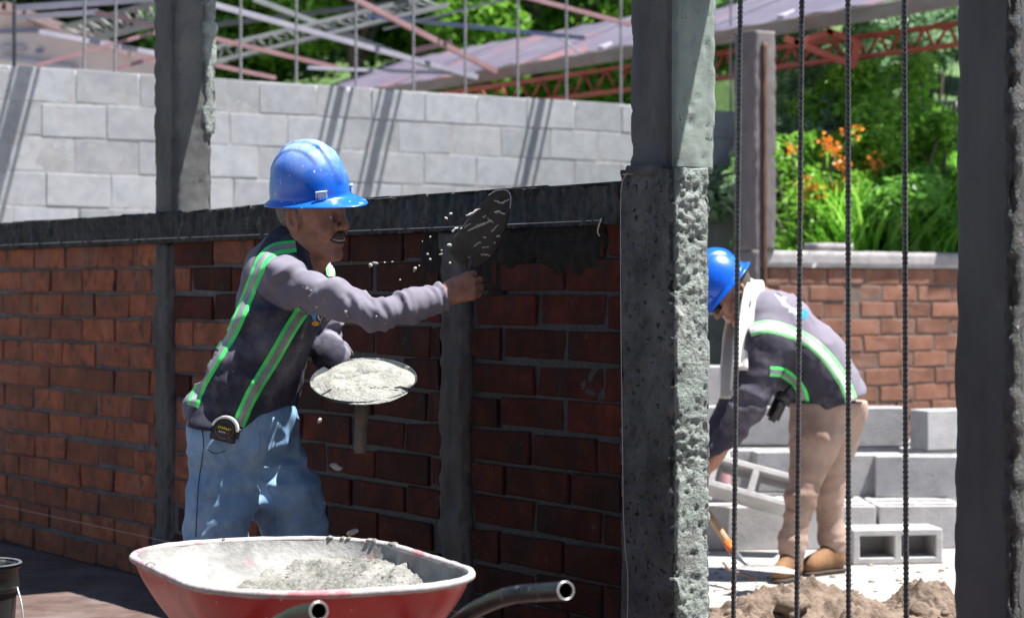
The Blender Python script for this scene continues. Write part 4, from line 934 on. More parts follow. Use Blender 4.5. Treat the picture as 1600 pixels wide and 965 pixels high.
# ================================================================ the bending worker beyond the doorway
E = 8.57
man2 = empty('person', (W(1280, 700, E).x, E, SG)); tag(man2, 'worker in tan trousers bending over beyond the upright bars, white towel round the neck', 'person')
MJ = Matrix.Translation(-man2.location)
p2 = w_(1292, 640, E); s2 = w_(1205, 500, E); n2 = w_(1160, 462, E); h2f = Vector((-.62, -.22, -.72)); h2u = Vector((-.74, -.1, .62)); h2C = w_(1143, 458, E)
shN, elN, wrN = w_(1200, 535, E - .19), w_(1172, 630, E - .24), w_(1112, 722, E - .2); shF, elF, wrF = w_(1175, 530, E + .18), w_(1150, 630, E + .2), w_(1105, 700, E + .15)
f = Field((-.0 + .6, 8.0, -.1), (1.65, 9.1, 1.36), .014, fine=[(w_(1095, 378, E - .12), w_(1185, 515, E + .12), .004), (w_(1085, 770, E - .27), w_(1125, 690, E - .1), .004)])
T2, A2 = head(f, h2C, h2f, h2u, 0, 1.0)
f.cap(T2(-.03, 0, -.05), n2 + Vector((.05, 0, -.02)), .052, .06, .03); f.cap(n2 + Vector((.06, 0, -.03)), s2, .06, .1, .05); f.cap(s2, p2, .1, .1, .05)
f.chain([shN, elN, wrN], [.05, .04, .028], .02); f.chain([shF, elF, wrF], [.05, .04, .028], .02); f.cap(s2, shN, .08, .05, .04); f.cap(s2, shF, .08, .05, .04)
k1, a1, k2, a2 = w_(1252, 775, E - .12), w_(1237, 885, E - .12), w_(1294, 770, E + .1), w_(1303, 868, E + .12)
f.chain([w_(1280, 665, E - .09), k1, a1], [.08, .05, .04], .03); f.chain([w_(1300, 660, E + .09), k2, a2], [.08, .05, .04], .03)
dd = (wrN - elN).normalized(); hand(f, wrN, dd, (-.3, -.7, .2), (-.6, .5, -.4), (.4, .6, .4), .9, .08); dd = (wrF - elF).normalized(); hand(f, wrF, dd, (-.3, .7, .2), (-.6, -.5, -.4), (.4, .6, .4), .9, .08)
V, Q = f.mesh(); np_obj('body', xf(relax(V, Q, 1, .4), MJ), Q, m_skin, man2)
hm2 = helmet(man2, MJ @ T2(.0, 0, .05), Vector(A2[:, 0]), Vector(A2[:, 2]), m_blue2, m_blue2)
hr = Field(T2(0, 0, 0) - Vector((.16,) * 3), T2(0, 0, 0) + Vector((.16,) * 3), .005); hr.ell(T2(-.016, 0, .03), A2, (.097, .08, .09), 0); hr.cut(T2(0, 0, 0), Vector(A2[:, 0])); V, Q = hr.mesh(); np_obj('hair', xf(V, MJ), Q, m_must, man2)
# sunglasses arms and lenses
gl = [MJ @ T2(.0, -.083, .012), MJ @ T2(.07, -.07, .012), MJ @ T2(.092, -.05, .01)]; tube_obj('glasses', gl + [MJ @ T2(.108, -.015, .01), MJ @ T2(.108, .015, .01), MJ @ T2(.092, .05, .01)], [.003, .003, .011, .012, .012, .011], m_dark, man2, 8)
# shirt
f = Field((.7, 8.0, .3), (1.65, 9.1, 1.3), .0075)
b0, b1, b2 = w_(1300, 618, E), w_(1262, 560, E), w_(1212, 507, E)
for s in (-1, 1): f.chain([b0 + Vector((0, s * .075, 0)), b1 + Vector((0, s * .085, 0)), b2 + Vector((0, s * .09, 0)), w_(1186, 492, E) + Vector((0, s * .07, 0))], [.125, .13, .122, .1], .05)
f.chain([w_(1245, 600, E), w_(1220, 560, E)], [.1, .1], .05)
f.cap(w_(1180, 483, E), w_(1168, 470, E), .08, .07, .04)
f.chain([w_(1208, 515, E - .13), shN, elN, wrN], [.1, .092, .068, .046], .035); f.chain([w_(1190, 510, E + .13), shF, elF, wrF], [.1, .085, .066, .046], .03)
f.cut(w_(1292, 634, E), Vector((.16, 0, -.42))); f.cap(wrN + (wrN - elN).normalized() * .05, wrN + (wrN - elN).normalized() * .2, .055, .09, 0, 'sub')
def d2(V): return folds(V, shN, elN, .009, 16, 6, 31, .1, .14) + folds(V, elN, wrN, .009, 22, 6, 32, .09, .13) + folds(V, b2, b0, .009, 16, 5, 33, .22, .3, (.3, 0, .6)) + .006 * fbm(V * 11, 34)
def pan2(C):
    st = np.array([tuple(w_(x, y, E - .12)) for x, y in ((1150, 518), (1200, 508), (1230, 515), (1262, 530), (1290, 552), (1312, 580), (1326, 610), (1334, 634), (1350, 680))])
    return C[:, 2] - np.interp(C[:, 0], st[:, 0], st[:, 2])
shirt2 = cloth('shirt', f, m_navy2, None, d2, 2, pan2); tb = bvh(shirt2)
rb2 = [ribbon('reflective_stripe', tb, [(1172, 516), (1200, 510), (1230, 517), (1262, 532), (1290, 556), (1312, 585), (1326, 612), (1332, 634)], 22, [m_green2, m_silver2], None), ribbon('reflective_stripe', tb, [(1203, 580), (1222, 582), (1240, 594), (1254, 614), (1258, 640)], 17, [m_green, m_silver], None),
       decal('white_emblem', tb, [(1200, 450), (1213, 452), (1228, 464), (1236, 482), (1224, 478), (1212, 462)], m_wh, None), decal('blue_emblem', tb, [(1255, 482), (1263, 488), (1258, 500), (1250, 494)], m_bl, None), decal('white_emblem', tb, [(1225, 470), (1246, 485), (1248, 496), (1232, 488)], flat('pale blue print', (.4, .5, .6)), None)]
for o in [shirt2] + [x for x in rb2 if x]: o.data.transform(MJ); o.parent = man2 if o is shirt2 else shirt2
f = Field((.95, 8.15, -.06), (1.6, 9.0, .75), .0075)
f.chain([w_(1278, 640, E - .06), w_(1275, 680, E - .085), k1, w_(1238, 845, E - .12), a1 + Vector((0, 0, .01))], [.116, .1, .057, .05, .045], .04); f.chain([w_(1302, 636, E + .06), w_(1302, 680, E + .085), k2, w_(1300, 840, E + .12), a2 + Vector((0, 0, .03))], [.118, .1, .06, .052, .05], .035)
f.cap(w_(1312, 625, E - .05), w_(1316, 640, E + .05), .1, .1, .05); f.cut(w_(1285, 626, E), (.0, 0, 1))
def d3(V): return folds(V, w_(1285, 660, E), k1, .006, 22, 6, 41, .13, .2) + folds(V, k1, a1, .005, 30, 6, 42, .1, .15) + folds(V, k2, a2, .005, 30, 6, 43, .1, .15) + .002 * fbm(V * 12, 44)
tr = cloth('trousers', f, m_khaki, None, d3, 2); tr.data.transform(MJ); tr.parent = man2
boot(man2, Vector((a1.x, a1.y, SG + .1)), (-.6, -.8, 0), .18, m_boot, m_sole, MJ, SG, .74); boot(man2, Vector((a2.x, a2.y, SG + .1)), (-.75, -.65, 0), .23, m_boot, m_sole, MJ, SG, .78)
# towel: two hanging ends over the nape
def towel(cl, wd_, seed):
    """cl: list of 3-D points; strip with thickness and soft folds"""
    P = smooth_path(cl, 10); n, mcol = len(P), 9; V = []
    for i, p in enumerate(P):
        t = (P[min(i + 1, n - 1)] - P[max(i - 1, 0)]).normalized(); side = t.cross(Vector((0, -1, .1))).normalized()
        for j in range(mcol): 
            a = (j / (mcol - 1) - .5); V.append(p + side * a * wd_ + Vector((0, -.012 * math.cos(a * 9 + seed) - .006 * vnoise(np.array([[i * .3, j * .5, seed]]), 5)[0], 0)))
    i, j = np.meshgrid(np.arange(n - 1), np.arange(mcol - 1), indexing='ij'); Q = np.stack([i * mcol + j, i * mcol + j + 1, (i + 1) * mcol + j + 1, (i + 1) * mcol + j], -1).reshape(-1, 4)
    return np.array([tuple(MJ @ v) for v in V]), Q
V1, Q1 = towel([w_(1178, 437, E + .03), w_(1181, 446, E - .06), w_(1176, 470, E - .135), w_(1168, 520, E - .2), w_(1162, 577, E - .27)], .07, 1); V2, Q2 = towel([w_(1176, 438, E + .05), w_(1160, 470, E + .1), w_(1148, 520, E + .05), w_(1143, 570, E - .02), w_(1141, 622, E - .05)], .08, 2); V3, Q3 = towel([w_(1160, 500, E - .1), w_(1154, 540, E - .2), w_(1150, 610, E - .23)], .045, 3)
tw = np_obj('towel', np.vstack([V1, V2, V3]), np.vstack([Q1, Q2 + len(V1), Q3 + len(V1) + len(V2)]), m_white, man2); md = tw.modifiers.new('t', 'SOLIDIFY'); md.thickness = .012
pc = w_(1215, 636, E - .16); po = empty('tool_pouch', pc); tag(po, "black pouch hanging from the front of the bending worker's waist", 'pouch')
bm = bmesh.new(); add_box(bm, (.05, .07, .12), Matrix.Rotation(R(25), 4, 'Y'), .012, 2); bm_obj('bag', bm, m_dark, po, True); bm = bmesh.new(); add_box(bm, (.056, .074, .04), Matrix.Rotation(R(25), 4, 'Y') @ Matrix.Translation((0, 0, .045)), .008, 2); bm_obj('flap', bm, flat('black webbing', (.03, .03, .033)), po, True)
tube_obj('strap', [Vector((.02, 0, .05)), Vector((.06, .02, .085)), Vector((.1, .06, .08))], .008, m_dark, po)

# ---------------------------------------------------------------- wheelbarrow
RZ = .4746
C0 = Vector((-.4775, 4.742, 0)); uu = Vector((-math.sin(.414), math.cos(.414), 0)); vv = Vector((math.cos(.414), math.sin(.414), 0)); WBM = Matrix(((vv.x, uu.x, 0, C0.x), (vv.y, uu.y, 0, C0.y), (0, 0, 1, 0), (0, 0, 0, 1)))
wb = empty('wheelbarrow', C0, math.atan2(vv.y, vv.x)); tag(wb, 'red wheelbarrow crusted with cement, black tube handles towards the camera', 'wheelbarrow')
m_red = mat('scuffed red enamel', [(.34, .016, .016), (.48, .032, .03)], scale=9, coord='Object', rough=.38, coat=.2, bump=(30, .12, .004), layers=[dict(scale=5, lo=.55, hi=.66, col=(.34, .17, .15), amt=.75, stretch=(1, 1, .25), rough=.8), dict(scale=50, lo=.66, hi=.7, col=(.45, .42, .4), amt=.8, rough=.8)])
m_crust = mat('cement-crusted tray', [(.14, .145, .14), (.25, .25, .245), (.36, .36, .355)], scale=8, coord='Object', bump=(60, .7, .006), rough=.75, layers=[dict(scale=7, lo=.59, hi=.66, col=(.36, .12, .12), amt=.75, stretch=(1, 1, .35)), dict(scale=5, lo=.46, hi=.36, col=(.12, .125, .125), amt=.75), dict(scale=70, lo=.68, hi=.72, col=(.1, .1, .1), amt=.8)])
m_rim = mat('crusted rim', [(.34, .3, .31), (.48, .45, .45)], scale=14, coord='Object', bump=(70, .6, .004), layers=[dict(scale=9, lo=.54, hi=.62, col=(.5, .1, .14), amt=.7), dict(scale=18, lo=.6, hi=.7, col=(.16, .16, .16), amt=.6)])
m_tube = mat('black painted tube', [(.006, .0065, .008), (.016, .017, .02)], scale=20, coord='Object', rough=.36, spec=.35, layers=[dict(scale=30, lo=.6, hi=.72, col=(.2, .21, .22), amt=.6, rough=.6)])
def rrect(hw, l0, l1, c, n=24):
    """rounded rectangle x in +-hw, y in l0..l1"""
    pts = []
    for (cx, cy, a0) in ((hw - c, l1 - c, 0), (-hw + c, l1 - c, 90), (-hw + c, l0 + c, 180), (hw - c, l0 + c, 270)):
        for k in range(n): a = R(a0 + 90 * k / (n - 1)); pts.append((cx + c * math.cos(a), cy + c * math.sin(a)))
    # refill straight runs evenly
    P = np.array(pts + pts[:1]); L = np.concatenate([[0], np.cumsum(np.linalg.norm(np.diff(P, axis=0), axis=1))]); s = np.linspace(0, L[-1], 161)[:-1]
    return np.stack([np.interp(s, L, P[:, 0]), np.interp(s, L, P[:, 1])], -1)
top = rrect(.3095, -.47, .47, .27); botm = rrect(.14, -.2, .15, .11)
def tray_ring(t, off=0): 
    e = t ** 1.25; p = top * (1 - e) + botm * e; z = RZ - .26 * t ** .9
    return np.concatenate([p * (1 - off), np.full((160, 1), z)], 1)
def grid_q(k, n, close=True):
    i, j = np.meshgrid(np.arange(k - 1), np.arange(n if close else n - 1), indexing='ij'); return np.stack([i * n + j, i * n + (j + 1) % n, (i + 1) * n + (j + 1) % n, (i + 1) * n + j], -1).reshape(-1, 4)
ts = np.linspace(0, 1, 24); outer = np.concatenate([tray_ring(t) for t in ts]); 
c_ = len(outer); Vt = np.vstack([outer, [[0, 0, RZ - .26]]]); bot = np.array([[c_, 23 * 160 + (j + 1) % 160, 23 * 160 + j] for j in range(160)])
np_obj('tray_shell', Vt, [grid_q(24, 160)[:, ::-1], bot], m_red, wb)
inn = np.concatenate([tray_ring(t, .012) + (0, 0, .004) for t in ts]); nrm_ = fbm(inn * 26, 15, 3) * .003; inn[:, 2] += nrm_
Vt = np.vstack([inn, [[0, 0, RZ - .255]]]); np_obj('tray_lining', Vt, [grid_q(24, 160), bot[:, ::-1]], m_crust, wb)
rim_r = .0088; rimp = [Vector((*p, RZ + .004)) for p in top * 1.012]; rimp.append(rimp[0]); V, fs = tube(rimp, rim_r + .0018 * vnoise(np.array([tuple(p) for p in rimp]) * 40, 4), 10, False); np_obj('rolled_rim', V, fs, m_rim, wb)
def wl(px, py, d): return WBM.inverted() @ W(px, py, d)
for (pts, nm) in (([w_(640, 1040, 4.55), w_(720, 968, 4.12), w_(760, 943, 4.0), w_(800, 929, 3.9), w_(838, 925, 3.84), w_(884, 922, 3.74)], 0), ([w_(330, 1060, 4.45), w_(400, 1000, 3.95), w_(440, 972, 3.75), w_(470, 959, 3.66), w_(498, 954, 3.58)], 1)):
    P = [WBM.inverted() @ p for p in smooth_path(pts, 8)]
    V, fs = tube(P, .0162, 20, False); hd = np_obj('handle', V, fs, m_tube, wb); md = hd.modifiers.new('w', 'SOLIDIFY'); md.thickness = .0025; md.offset = -1
    V, fs = tube(P[-2:], .0166, 20, False)
    pa, pb = P[-1], P[-2]; dr = (pa - pb).normalized(); V, fs = tube([pa - dr * .004, pa + dr * .0006], .0165, 20, False); r_ = np_obj('cut_end', V, fs, flat('bare steel edge', (.55, .55, .55), .35, .6), hd); md = r_.modifiers.new('w', 'SOLIDIFY'); md.thickness = .002; md.offset = -1
for s in (-1, 1):
    tube_obj('leg', smooth_path([Vector((s * .24, -.25, .24)), Vector((s * .25, -.3, .1)), Vector((s * .25, -.26, .017)), Vector((s * .25, -.1, .017)), Vector((s * .24, .0, .2))], 6), .014, m_tube, wb, 10)
    tube_obj('frame_rail', [Vector((s * .24, -.4, .26)), Vector((s * .2, .1, .18)), Vector((s * .06, .62, .19))], .015, m_tube, wb, 10)
wh = empty('wheel', (0, .62, .19)); wh.parent = wb
WM = Matrix.Rotation(R(90), 4, 'Y')
a = np.linspace(0, 2 * np.pi, 17)[:-1]; V, Q = lathe([(.15 + .042 * math.cos(t), .04 * math.sin(t)) for t in np.linspace(0, 2 * math.pi, 15)], 40); np_obj('tyre', xf(V, WM), Q, flat('tyre rubber', (.02, .02, .02), .8), wh)
V, Q = lathe([(.015, -.035), (.03, -.03), (.11, -.022), (.12, -.03), (.12, .03), (.11, .022), (.03, .03), (.015, .035)], 32); np_obj('rim', xf(V, WM), Q, m_red, wh)
tube_obj('axle', [Vector((-.08, 0, 0)), Vector((.08, 0, 0))], .012, m_tube, wh)
# mortar in the tray, piled against the far and right side
m_mix = mat('wet gritty mortar', [(.09, .09, .08), (.18, .18, .16), (.26, .26, .235)], scale=70, coord='Object', rough=.75, bump=(150, .9, .006), bump2=(60, .7, .008), layers=[dict(scale=95, lo=.62, hi=.7, col=(.06, .06, .055), amt=.8), dict(scale=5, lo=.52, hi=.66, col=(.34, .34, .32), amt=.6)])
n_ = 190; X, Y = np.meshgrid(np.linspace(-.31, .31, n_), np.linspace(-.47, .47, n_), indexing='ij')
def tray_z(X, Y):
    """height of the tray's inside at x, y"""
    best = np.full(X.shape, RZ + .5)
    e_ = np.linspace(0, 1, 60)
    for t in e_:
        e = t ** 1.25; hw = .3095 * (1 - e) + .14 * e; l0 = -.47 * (1 - e) - .2 * e; l1 = .47 * (1 - e) + .15 * e; c = .27 * (1 - e) + .11 * e
        cx = np.clip(np.abs(X) - (hw - c), 0, 9); ym, yh = (l0 + l1) / 2, (l1 - l0) / 2; cy = np.clip(np.abs(Y - ym) - (yh - c), 0, 9); ins_ = np.hypot(cx, cy) < c * .985
        best = np.where(ins_, RZ - .26 * t ** .9, best)
    return best
TZ = tray_z(X, Y); q = np.stack([X, Y, 0 * X], -1)
MZ = .318 + .12 * np.clip((X * .95 + Y * .35 + .1) / .38, 0, 1) ** 1.2 + .02 * fbm(q * 8, 51, 3) + .012 * fbm(q * 28, 52, 3) + .006 * fbm(q * 80, 53, 2)
MZ -= .05 * np.clip((-Y - .05) / .3, 0, 1)
V = np.stack([X, Y, MZ], -1).reshape(-1, 3); Q = grid_q(n_, n_, False)[:, ::-1]; keepv = (MZ > TZ - .004).reshape(-1) & (TZ < RZ + .1).reshape(-1); Q = Q[keepv[Q].all(1)]
o = np_obj('mortar_heap', V, Q, m_mix); o.location = C0; o.rotation_euler.z = wb.rotation_euler.z; tag(o, 'grey gritty mortar piled up the right side of the red wheelbarrow tray', 'mortar')
rnd = random.Random(4)
bm = bmesh.new()
for k in range(230):
    x, y = rnd.uniform(-.2, .3), rnd.uniform(-.3, .38); i, j = int((x + .31) / .62 * (n_ - 1)), int((y + .47) / .94 * (n_ - 1))
    if MZ[i, j] > TZ[i, j] and rnd.random() < .25 + .75 * (MZ[i, j] > .36): lump(bm, (x, y, MZ[i, j]), rnd.uniform(.002, .006), k, (1.2, 1, .8), sub=1)
o2 = bm_obj('mortar_crumbs', bm, m_mix, o, True); o2['kind'] = 'stuff'
for k in range(14):
    i = int(rnd.uniform(0, 16) if k % 5 else rnd.uniform(30, 80)); p = top[i]; bm = bmesh.new(); lump(bm, (p[0] * 1.005, p[1] * 1.005, RZ + .01), rnd.uniform(.003, .008), k + 300, (1.4, 1.2, .8), sub=2); bm_obj('mortar_splat', bm, m_mix, wb, True)
for k, (x, y, a) in enumerate(((.02, .02, .5), (-.1, -.02, .2), (.1, .1, .9))):
    bm = bmesh.new(); i, j = int((x + .31) / .62 * (n_ - 1)), int((y + .47) / .94 * (n_ - 1)); add_box(bm, (.07, .012, .006), Matrix.Translation((x, y, MZ[i, j] + .006)) @ rotz(a), .002)
    s_ = bm_obj('wood_splinter', bm, m_dark, o)
# ---------------------------------------------------------------- flying mortar
m_clod = mat('flying wet mortar', [(.3, .3, .27), (.48, .48, .44)], scale=60, rough=.7, bump=(150, .8, .003))
cl = [(586, 411, 5, 2.2, .1), (579, 414, 3.5, 3, 0), (601, 410, 1.6, 1.2, 0), (613, 409, 1.7, 1.2, 0), (648, 421, 2.6, 4.2, .3), (655, 415, 1.2, 1.2, 0), (672, 370, 1.8, 1.6, 0), (668, 397, 2, 1.6, 0), (697, 341, 3.2, 1.8, .4), (704, 334, 3.2, 2, -.4), (689, 397, 3.6, 1.4, -.2), (672, 405, 2.2, 1.6, 0), (702, 383, 4, 2.6, .2), (703, 411, 2, 2, 0), (690, 391, 1.4, 1.2, 0),
      (524, 729, 11, 5, .35), (499, 657, 3, 5, .4), (551, 831, 11, 4.5, -.4), (506, 785, 1.5, 1.5, 0), (625, 437, 1.4, 1.3, 0), (660, 377, 1, 1, 0)]
for i, (x, y, a, b, r) in enumerate(cl):
    d = D - .15; s = d / F; bm = bmesh.new(); lump(bm, (0, 0, 0), 1, i + 60, (a * s, .8 * min(a, b) * s, b * s), .5); bmesh.ops.rotate(bm, cent=(0, 0, 0), matrix=Matrix.Rotation(r, 3, 'Y'), verts=bm.verts)
    o = bm_obj('mortar_clod', bm, m_clod, None, True); o.location = w_(x, y, d)
    lab = {15: 'large clod of mortar falling in front of the dark bricks beside the jeans', 16: 'small clod of mortar falling below the left edge of the round plate', 17: 'clod of mortar falling just above the far rim of the wheelbarrow', 4: 'upright blob of mortar in the air between the raised wrist and the face'}.get(i, 'tiny drop of mortar flying off through the air near the raised trowel')
    tag(o, lab if i not in (0, 1) else ('flat elongated drop of flying mortar in front of the bricks beyond the shoulder' if i == 0 else 'round drop of flying mortar touching the flat elongated one'), 'mortar clod', 'clods of mortar in the air')
# ---------------------------------------------------------------- strings, wire and conduit on the wall
m_str = flat('white nylon line', (.55, .53, .52), .6); m_wire = flat('galvanised wire', (.4, .41, .42), .4, .5)
def on_wall(px, py, off): x = xw(px, -off); p = wpt(x, -off); return Vector((p.x, p.y, H - (py - 455) / F * p.y))
o = tube_obj('mason_line', [on_wall(-60, 385.5, .03), on_wall(250, 372.5, .03), on_wall(700, 354.5, .03), on_wall(937, 344, .03)], .0012, m_str, None, 6); tag(o, 'taut white string stretched along the top course of the dark brick wall', 'string')
o = tube_obj('mason_line', [on_wall(-60, 775, .03), on_wall(250, 843, .03), on_wall(700, 952, .03), on_wall(760, 966, .03)], .0014, flat('pink string', (.45, .33, .3)), None, 6); tag(o, 'slack pinkish string near the foot of the dark brick wall', 'string')
o = tube_obj('tie_wire', smooth_path([on_wall(937, 344, .03), on_wall(940, 342, .03), on_wall(936, 352, .035), on_wall(934, 362, .03), on_wall(937, 369, .028)], 5), .002, m_str, None, 6); tag(o, 'curled white wire tail hanging from the end of the taut string', 'wire')
pl = smooth_path([on_wall(978, 272, .06), on_wall(972, 288, .05), on_wall(970, 320, .045), on_wall(970, 440, .045), on_wall(971, 560, .045), on_wall(973, 700, .045), on_wall(974, 790, .045), on_wall(977, 860, .05), on_wall(981, 900, .055), on_wall(980, 990, .05)], 6)
o = tube_obj('plumb_wire', pl, .0014, m_wire, None, 6); tag(o, 'thin pale wire hanging down the left edge of the pitted pillar', 'wire')
cp = on_wall(979, 265, .05); o = tube_obj('conduit', [cp, cp + UX * .02 + NY * .06, cp + UX * .11 + NY * .2], .0085, flat('conduit', (.1, .1, .1)), None, 14, False); md = o.modifiers.new('w', 'SOLIDIFY'); md.thickness = .002; md.offset = -1; tag(o, 'open end of a small grey conduit poking out over the wall beside the pillar', 'pipe')
tube_obj('tie_loop', [cp + Vector((-.012, -.01, -.014)), cp + Vector((.0, -.014, -.012)), cp + Vector((.018, -.012, -.013))], .0015, m_wire, o, 6)

# ---------------------------------------------------------------- bucket
bd = 6.2; bkp = W(-32, 965, bd); bk = empty('bucket', (bkp.x, bd, 0)); tag(bk, 'black plastic bucket splashed with cement at the lower left corner', 'bucket')
m_bk = mat('splashed black plastic', [(.012, .013, .014), (.03, .03, .032)], scale=10, rough=.45, layers=[dict(scale=9, lo=.52, hi=.62, col=(.22, .24, .25), amt=.7, stretch=(1, 1, .4), rough=.9)])
zt_ = H - (880 - 455) / F * bd; 
V, Q = lathe([(.0, .004), (.088, .004), (.094, .012), (.106, zt_ * .72), (.106, zt_ * .74), (.113, zt_ * .745), (.114, zt_ * .78), (.110, zt_ - .012), (.118, zt_ - .012), (.12, zt_), (.113, zt_ + .002), (.108, zt_ - .01), (.09, .02), (0, .02)], 40); np_obj('body', V, Q, m_bk, bk)
V, Q = lathe([(.117, zt_ - .002), (.122, zt_ + .001), (.119, zt_ + .005), (.112, zt_ + .003)], 40); np_obj('rim', V, Q, m_joint, bk)
tube_obj('bail', smooth_path([Vector((.114, -.02, zt_ * .78)), Vector((.135, -.05, zt_ * .6)), Vector((.14, -.07, zt_ * .4)), Vector((.112, -.09, zt_ * .2))], 6), .0028, m_wire, bk, 6)

# ---------------------------------------------------------------- the four bars in the doorway
m_bar = mat('dark ribbed steel', [(.05, .05, .055), (.12, .12, .125)], scale=60, coord='Object', rough=.36, metal=.75, layers=[dict(scale=12, lo=.58, hi=.7, col=(.12, .08, .06), amt=.4)])
def rebar(p, q, r, n=14, pitch=.0125, step=.0017):
    p, q = Vector(p), Vector(q); L = (q - p).length; k = int(L / step); s = np.linspace(0, L, k)[:, None]; a = np.linspace(0, 2 * np.pi, n, endpoint=False)[None]
    ph = np.where(np.cos(a) > 0, a, np.pi - a); rib = np.cos(2 * np.pi * (s / pitch + ph / (2 * np.pi) * 1.0)); rib = np.clip(rib - .25, 0, 1) / .75
    lon = np.exp(-((np.abs(np.sin(a)) - 1) / .04) ** 2); rr = r * (.94 + .28 * np.maximum(rib ** .7 * (1 - .3 * lon), .75 * lon))
    M, _ = bar_mx(p, q); V = np.stack([(s - L / 2) * np.ones_like(a), rr * np.cos(a), rr * np.sin(a)], -1).reshape(-1, 3); return xf(V, M), grid_q(k, n)
for (x0, x1, lab) in ((1157, 1146, 'ribbed steel bar nearest the pitted pillar, in front of the towel'), (1253, 1245, "ribbed steel bar crossing the bending worker's back and front leg"), (1325, 1326, 'darkest ribbed steel bar, at the seat of the tan trousers'), (1413, 1416, 'ribbed steel bar nearest the dark right-hand column, in front of the loose blocks')):
    y = .10; xm = xw((x0 + x1) / 2, y); P = wpt(xm, y); d = P.y
    top_ = Vector(((x0 - 800) / F * d, d, H + 455 / F * d)); bot_ = Vector(((x1 - 800) / F * d, d, H - 510 / F * d)); dr = (top_ - bot_); p = bot_ - dr * ((bot_.z + .1) / dr.z); q = top_ + dr * ((2.516 - top_.z) / dr.z)
    V, Q = rebar(p, q, .0063); o = np_obj('steel_bar', V - np.array(p), Q, m_bar, None, True); o.location = p; tag(o, lab, 'rebar', 'upright ribbed bars in the doorway')
# bars standing out of the block wall
fars = [(22, 0), (131, 3), (179, 5), (376, 0), (463, 0), (556, 0), (646, 0), (727, 0), (809, 0), (885, 0), (970, 0), (1142, 0), (-60, 0)]
m_fbar = mat('grey weathered bar', [(.12, .12, .13), (.25, .25, .27)], scale=30, coord='Object', rough=.7)
fl_lab = ['dark thin bar rising from the block wall at the far left', 'second thin bar of the block wall from the left', 'thin bar rising from the block wall just left of the tall stained column', 'thin bar rising from the block wall just right of the tall stained column', 'thin bar of the block wall above the top left of the blue helmet', 'thin bar of the block wall above the helmet peak', 'thin bar of the block wall at the low tip of the purple roof sheet', 'thin bar of the block wall above the raised trowel, left side',
          'thin bar of the block wall above the raised trowel, right side', 'thin bar of the block wall halfway from trowel to pillar', 'thin bar of the block wall touching the pitted pillar', 'thin bar of the block wall between the pillar and the first doorway bar', 'thin bar at the extreme left end of the block wall']
for (x, dx), lab in zip(fars, fl_lab):
    P = Pb + BU * xb_(x, .06) + BN * .06; p = Vector((P.x, P.y, zt - .05)); q = Vector((P.x + dx * .004, P.y, zt + .95 + random.uniform(0, .3)))
    V, Q = rebar(p, q, .0085 if x != 22 else .011, 8, .03, .006); o = np_obj('steel_bar', V - np.array(p), Q, m_bar if x == 22 else m_fbar); o.location = p; tag(o, lab, 'rebar', 'thin bars standing out of the block wall')

# ---------------------------------------------------------------- loose concrete blocks beyond the doorway
m_loose = mat('new concrete block', [(.33, .325, .33), (.45, .44, .445)], scale=12, coord='Object', rand=.06, bump=(110, .5, .005), bump2=(30, .3, .005), rough=.92)
def block_mesh(L=.39, Wd=.145, Hh=.19, cells=2, t=.03, fl=0):
    """hollow block: L along x, holes along z"""
    xs = [-L / 2]; cw = (L - t * (cells + 1)) / cells
    for c in range(cells): xs += [xs[-1] + t, xs[-1] + t + cw]
    xs.append(L / 2); ys = [-Wd / 2, -Wd / 2 + t * .9, Wd / 2 - t * .9, Wd / 2]; bm = bmesh.new(); solid = lambda i, j: not (j == 1 and i % 2 == 1)
    nx, ny = len(xs) - 1, 3; vt = {}
    def v(i, j, k):
        if (i, j, k) not in vt: vt[i, j, k] = bm.verts.new((xs[i], ys[j], (-Hh / 2, Hh / 2)[k]))
        return vt[i, j, k]
    for i in range(nx):
        for j in range(ny):
            if not solid(i, j): continue
            bm.faces.new((v(i, j, 1), v(i + 1, j, 1), v(i + 1, j + 1, 1), v(i, j + 1, 1))); bm.faces.new((v(i, j, 0), v(i, j + 1, 0), v(i + 1, j + 1, 0), v(i + 1, j, 0)))
            for (di, dj, a, b) in ((-1, 0, (i, j + 1), (i, j)), (1, 0, (i + 1, j), (i + 1, j + 1)), (0, -1, (i, j), (i + 1, j)), (0, 1, (i + 1, j + 1), (i, j + 1))):
                ii, jj = i + di, j + dj
                if 0 <= ii < nx and 0 <= jj < ny and solid(ii, jj): continue
                bm.faces.new((v(*a, 0), v(*b, 0), v(*b, 1), v(*a, 1)))
    if fl: add_box(bm, (L - t, Wd - t, fl), Matrix.Translation((0, 0, -Hh / 2 + fl * .7)))
    bmesh.ops.recalc_face_normals(bm, faces=bm.faces[:])
    sh = [e for e in bm.edges if e.is_manifold and e.calc_face_angle(0) > .5]; bmesh.ops.bevel(bm, geom=sh, offset=.004, segments=1, affect='EDGES')
    me = bpy.data.meshes.new('concrete_block'); bm.to_mesh(me); bm.free(); me.materials.append(m_loose); return me
bms = [block_mesh(), block_mesh(.388, .147, .188)]; bm_floor = block_mesh(fl=.02)
def place(px, py, d, rz=0, rot=None, lab='', z=None, mesh=None):
    o = bpy.data.objects.new('concrete_block', mesh or random.choice(bms)); COL.objects.link(o); p = W(px, py, d)
    if z is not None: p.z = z
    o.location = p; o.rotation_euler = (rot[0], rot[1], rz) if rot else (0, 0, rz); tag(o, lab, 'concrete block', 'loose concrete blocks'); return o
zb = SG + .097; r_ = AB
def rowblk(px, d, lvl, rz, lab): return place(px, 500, d, rz, None, lab, SG + .097 + .193 * lvl)
